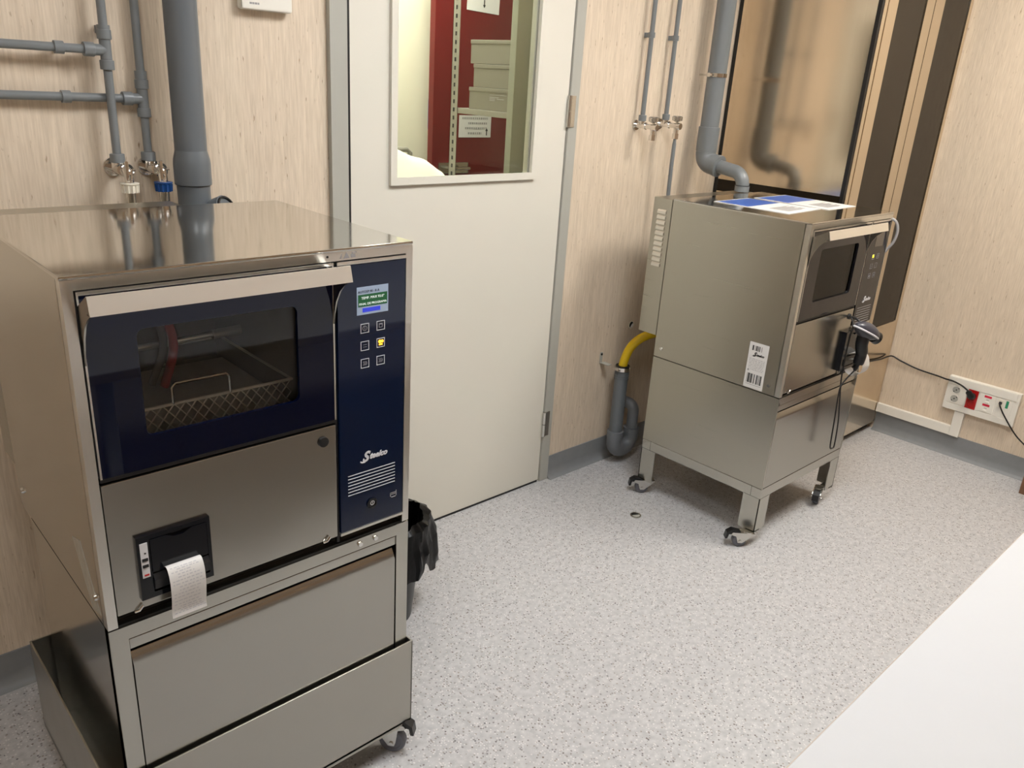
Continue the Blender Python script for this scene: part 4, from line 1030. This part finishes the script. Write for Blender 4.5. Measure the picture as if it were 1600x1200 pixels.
MB(t).cyl((2.484, W-0.006, 0.492), (2.484, W-0.003, 0.492), 0.005, n=12).build('screw', M['black'], t)

# floor plug ------------------------------------------------------------------------
t = thing('floor_plug', 'small round metal floor plug, half dark, left of the right stand', 'floor plug', (2.264, 1.613, 0))
MB(t).lathe([(0.021, 0.0), (0.021, 0.004), (0.016, 0.0045), (0.016, 0.001), (0.0, 0.001)], (2.264, 1.613, 0), (0, 0, 1), 32, False).build('ring', M['zinc'], t)
hp_ = [(2.264+0.0165*math.cos(a), 1.613+0.0165*math.sin(a)) for a in [math.radians(k) for k in range(-25, 156, 15)]]
MB(t).prism(hp_, 'z', 0.001, 0.0042).build('dark_half', M['black'], t)
hp2 = [(2.264+0.0165*math.cos(a), 1.613+0.0165*math.sin(a)) for a in [math.radians(k) for k in range(155, 336, 15)]]
MB(t).prism(hp2, 'z', 0.001, 0.0042).build('light_half', M['jamb'], t)

# ------------------------------------------------------------------ steel corner cabinet
CX, CY, CYB = 3.125, 1.446, 2.030
t = thing('steel_cabinet', 'floor to ceiling steel corner cabinet with two dark glazed doors', 'cabinet', (3.54, 1.74, 0))
body = MB(t).box(CX+0.006, R-0.002, CY+0.016, CYB, 0.035, CEIL-0.002)
body.build('carcass', M['steel_cab'], t)
MB(t).box(CX+0.002, CX+0.006, CY+0.022, CYB-0.004, 1.190, CEIL-0.002).build('upper_side_panel', M['steel_cab'], t)
MB(t).box(CX+0.002, CX+0.006, CY+0.022, CYB-0.004, 0.035, 1.140).build('lower_side_panel', M['steel_cab'], t)
MB(t).box(CX+0.0045, CX+0.006, CY+0.022, CYB-0.004, 1.140, 1.190).build('side_recess', M['smoked'], t)
MB(t).box(CX+0.004, CX+0.020, CYB-0.004, CYB+0.014, 0.035, CEIL-0.002).build('rear_seal', M['black'], t)
MB(t).box(CX+0.001, CX+0.014, CY+0.006, CY+0.020, 0.035, CEIL-0.002).build('corner_seal', M['black'], t)
MB(t).box(CX+0.014, 3.166, CY+0.002, CY+0.016, 0.035, CEIL-0.002, 0.002).build('corner_post', M['steel_cab'], t)
MB(t).box(CX+0.03, R-0.003, CY+0.03, CYB, 0.0, 0.035).build('plinth', M['black'], t)
for x0, x1, g0, g1 in ((3.167, 3.5655, 3.241, 3.491), (3.5715, R-0.006, 3.660, 3.923)):
    d_ = MB(t).holed(x0, x1, 0.040, CEIL-0.006, g0, g1, 0.570, CEIL-0.08, CY, CY+0.016, 0.002).build('cabinet_door', M['steel_cab'], t)
    MB(t).box(g0-0.001, g1+0.001, CY+0.004, CY+0.010, 0.569, CEIL-0.079).build('dark_glass', M['smoked'], d_)

# ------------------------------------------------------------------ trunking, socket outlet and leads on the right wall
t = thing('cable_trunking', 'white plastic cable trunking along the foot of the right wall', 'trunking', (R, 1.25, 0.1))
MB(t).box(R-0.022, R-0.0005, 1.094, CY-0.002, 0.0985, 0.142, 0.0015).build('horizontal_run', M['white_plastic'], t)
MB(t).box(R-0.024, R-0.0005, 1.051, 1.0935, 0.0985, 0.222, 0.0015).build('vertical_run', M['white_plastic'], t)
SY0, SY1, SZ0, SZ1 = 0.849, 1.152, 0.223, 0.382
t = thing('socket_outlet', 'white multi-gang wall outlet with red socket on the right wall', 'socket', (R, 1.0, 0.3))
xf = R-0.026
MB(t).box(xf, R-0.0005, SY0, SY1, SZ0, SZ1, 0.003).build('back_box', M['white_plastic'], t)
MB(t).box(xf-0.004, xf, SY0+0.012, SY1-0.010, SZ0+0.002, SZ0+0.030, 0.0015).build('cover_rail', M['white_plastic'], t)
MB(t).box(xf-0.004, xf, SY0+0.012, SY1-0.004, SZ1-0.038, SZ1-0.002, 0.0015).build('cover_rail', M['white_plastic'], t)
gz0, gz1 = SZ0+0.034, SZ1-0.041
g = MB(t).box(xf-0.003, xf, 1.062, 1.140, gz0, gz1, 0.001).build('double_socket', M['white_plastic'], t)
for zc in (0.322, 0.279):
    s_ = MB(t).ring((xf-0.005, 1.108, zc), (xf-0.003, 1.108, zc), 0.0200, 0.0165).build('socket_ring', M['white_plastic'], g)
    MB(t).cyl((xf-0.0034, 1.108, zc), (xf-0.003, 1.108, zc), 0.0165, n=24).build('socket_well', M['jamb'], s_)
    MB(t).cyl((xf-0.0045, 1.108, zc), (xf-0.003, 1.108, zc), 0.003, n=10).cyl((xf-0.0045, 1.099, zc+0.009), (xf-0.003, 1.099, zc+0.009), 0.0026, n=10).cyl((xf-0.0045, 1.117, zc-0.009), (xf-0.003, 1.117, zc-0.009), 0.0026, n=10).build('contact_holes', M['print_black'], s_)
g = MB(t).box(xf-0.004, xf, 1.014, 1.058, gz0-0.004, gz1+0.003, 0.001).build('red_socket', M['sock_red'], t)
MB(t).ring((xf-0.006, 1.036, 0.278), (xf-0.004, 1.036, 0.278), 0.0185, 0.0155).build('red_socket_ring', M['sock_red'], g)
g = MB(t).box(xf-0.003, xf, 0.942, 1.006, gz0, gz1, 0.001).build('switch_module', M['white_plastic'], t)
for z_ in (0.326, 0.286): MB(t).box(xf-0.0036, xf-0.003, 0.958, 0.988, z_, z_+0.010).build('red_tag', M['tag_red'], g)
for z_ in (0.315, 0.275): MB(t).box(xf-0.0036, xf-0.003, 0.966, 0.978, z_, z_+0.003).build('tag_print', M['print_grey'], g)
for z_ in (0.300, 0.260): MB(t).box(xf-0.007, xf-0.003, 0.965, 0.981, z_, z_+0.008, 0.001).build('catch', M['white_plastic'], g)
g = MB(t).box(xf-0.003, xf, 0.872, 0.936, gz0-0.006, gz1, 0.001).build('data_module', M['white_plastic'], t)
MB(t).box(xf-0.0036, xf-0.003, 0.887, 0.898, 0.303, 0.337).build('green_tag', M['tag_green'], g)
MB(t).box(xf-0.006, xf-0.003, 0.906, 0.930, 0.300, 0.337, 0.001).build('data_port', M['ivory_knob'], g)

xw = R-0.036
t = thing('power_lead', 'black power lead running along the wall into the red socket', 'cable', (xw, 1.035, 0.335))
MB(t).tube([(xf-0.0045, 1.036, 0.315), (xf-0.020, 1.036, 0.317), (xf-0.034, 1.039, 0.327), (xf-0.037, 1.052, 0.344)], [0.0150]*4+[0.0160]*4+[0.013]*4+[0.006], n=14, smooth=4).build('plug', M['black'], t)
path = [(xf-0.036, 1.050, 0.343), (xf-0.026, 1.085, 0.356), (xf-0.012, 1.13, 0.361), (xf-0.004, 1.165, 0.359), (xw+0.025, 1.21, 0.357), (xw+0.026, 1.30, 0.362), (xw+0.024, 1.38, 0.378), (xw+0.02, 1.425, 0.392), (xw-0.012, 1.436, 0.394), (xw-0.08, 1.438, 0.394), (3.74, 1.438, 0.404), (3.5, 1.436, 0.430), (3.25, 1.425, 0.47), (3.12, 1.42, 0.50), (3.075, 1.46, 0.52), (3.05, 1.55, 0.53), (3.036, 1.60, 0.53)]
MB(t).tube(path, 0.0037, n=10, smooth=6).build('flex', M['black'], t)
t = thing('data_lead', 'thin dark lead hanging from the data port of the wall outlet', 'cable', (xf, 0.918, 0.322))
MB(t).box(xf-0.016, xf-0.006, 0.912, 0.924, 0.316, 0.328, 0.0015).build('plug', M['blackplastic'], t)
MB(t).tube([(xf-0.015, 0.918, 0.322), (xf-0.03, 0.912, 0.315), (xf-0.028, 0.885, 0.275), (xf-0.012, 0.83, 0.205), (xf-0.004, 0.78, 0.165), (xf-0.002, 0.70, 0.12), (xf-0.002, 0.62, 0.11)], 0.0032, n=10, smooth=6).build('flex', M['blackplastic'], t)

# ------------------------------------------------------------------ white table in the foreground and wooden cabinet by the right wall
t = thing('white_table', 'large white laminate table top in the right foreground', 'table', (1.9, -0.2, 0))
MB(t).box(0.55, 3.0, -0.55, 0.3045, 0.722, 0.750, 0.002).build('table_top', M['table'], t)
MB(t).box(0.552, 2.998, 0.3045, 0.3058, 0.723, 0.7485).build('edge_strip', M['edge'], t)
for x in (0.65, 2.9):
    for y in (-0.47, 0.10): MB(t).box(x-0.02, x+0.02, y-0.02, y+0.02, 0, 0.722, 0.003).build('leg', M['zinc'], t)
t = thing('wooden_box', 'low brown wooden box on the floor at the right wall, mostly out of view', 'box', (3.86, 0.6, 0))
MB(t).box(3.782, R-0.034, 0.42, 0.722, 0.0, 0.135, 0.002).build('box_body', M['wood'], t)
MB(t).box(3.778, R-0.032, 0.416, 0.726, 0.1352, 0.150, 0.002).build('lid', M['wood'], t)

# ------------------------------------------------------------------ lights: recessed ceiling luminaires, some added unseen as fill
def ceiling_light(label, x, y, sx, sy, col, strength, z=CEIL):
    t = thing('ceiling_light', label, 'light', (x, y, z))
    MB(t).holed(-sx/2-0.03, sx/2+0.03, -sy/2-0.03, sy/2+0.03, -sx/2, sx/2, -sy/2, sy/2, 0, 0.025, 0.002).move(Matrix(((1, 0, 0, x), (0, 0, 1, y), (0, 1, 0, z-0.026), (0, 0, 0, 1)))).build('frame', M['white_plastic'], t)
    mm_, nt, b = new_mat('luminaire_diffuser')
    b.inputs['Base Color'].default_value = (0.8, 0.8, 0.8, 1)
    b.inputs['Emission Color'].default_value = tuple(col)+(1,)
    b.inputs['Emission Strength'].default_value = strength
    MB(t).box(x-sx/2, x+sx/2, y-sy/2, y+sy/2, z-0.016, z-0.004).build('diffuser', mm_, t)
NEU, WARM = (0.97, 0.985, 1.0), (1.0, 0.945, 0.86)
ceiling_light('square ceiling light above the floor before the white door', 1.60, 0.80, 0.60, 0.60, NEU, 33.0)
ceiling_light('square ceiling light near the right wall', 3.05, 0.50, 0.60, 0.60, WARM, 36.0)
ceiling_light('added unseen fill light in front of the left washer', 0.05, 0.45, 0.60, 0.60, NEU, 17.5)  # added frontal fill, brightens the left washer and the wall pipes
ceiling_light('added unseen ceiling light brightening the neighbouring room', 2.15, 2.93, 0.40, 0.30, (1.0, 0.97, 0.85), 115.0)  # unseen lamp put in to brighten the white wall behind the glass

w = bpy.data.worlds.new('World'); SC.world = w; w.use_nodes = True
w.node_tree.nodes['Background'].inputs['Color'].default_value = (0.05, 0.05, 0.05, 1)
w.node_tree.nodes['Background'].inputs['Strength'].default_value = 0.2

# ------------------------------------------------------------------ camera
cam = bpy.data.cameras.new('camera'); co = bpy.data.objects.new('camera', cam); COL.objects.link(co)
F, yaw, pit, rol, ch_ = 1258.393, 0.768231, 0.360462, 0.064726, 1.538400
f = Vector((math.sin(yaw)*math.cos(pit), math.cos(yaw)*math.cos(pit), -math.sin(pit)))
r = Vector((math.cos(yaw), -math.sin(yaw), 0)); u = r.cross(f)
r2 = r*math.cos(rol)+u*math.sin(rol); u2 = u*math.cos(rol)-r*math.sin(rol)
mt = Matrix((r2, u2, -f)).transposed().to_4x4(); mt.translation = Vector((0, 0, ch_))
co.matrix_world = mt
cam.sensor_fit = 'HORIZONTAL'; cam.sensor_width = 36.0; cam.lens = F/1600*36.0
cam.clip_start = 0.02; cam.clip_end = 50
SC.camera = co
SC.view_settings.view_transform = 'Standard'; SC.view_settings.look = 'None'
SC.view_settings.gamma = 1.0; SC.view_settings.use_curve_mapping = False
SC.view_settings.exposure = 0.0
SC.cycles.max_bounces = 10; SC.cycles.diffuse_bounces = 5; SC.cycles.glossy_bounces = 6; SC.cycles.transparent_max_bounces = 12
SC.cycles.use_denoising = True
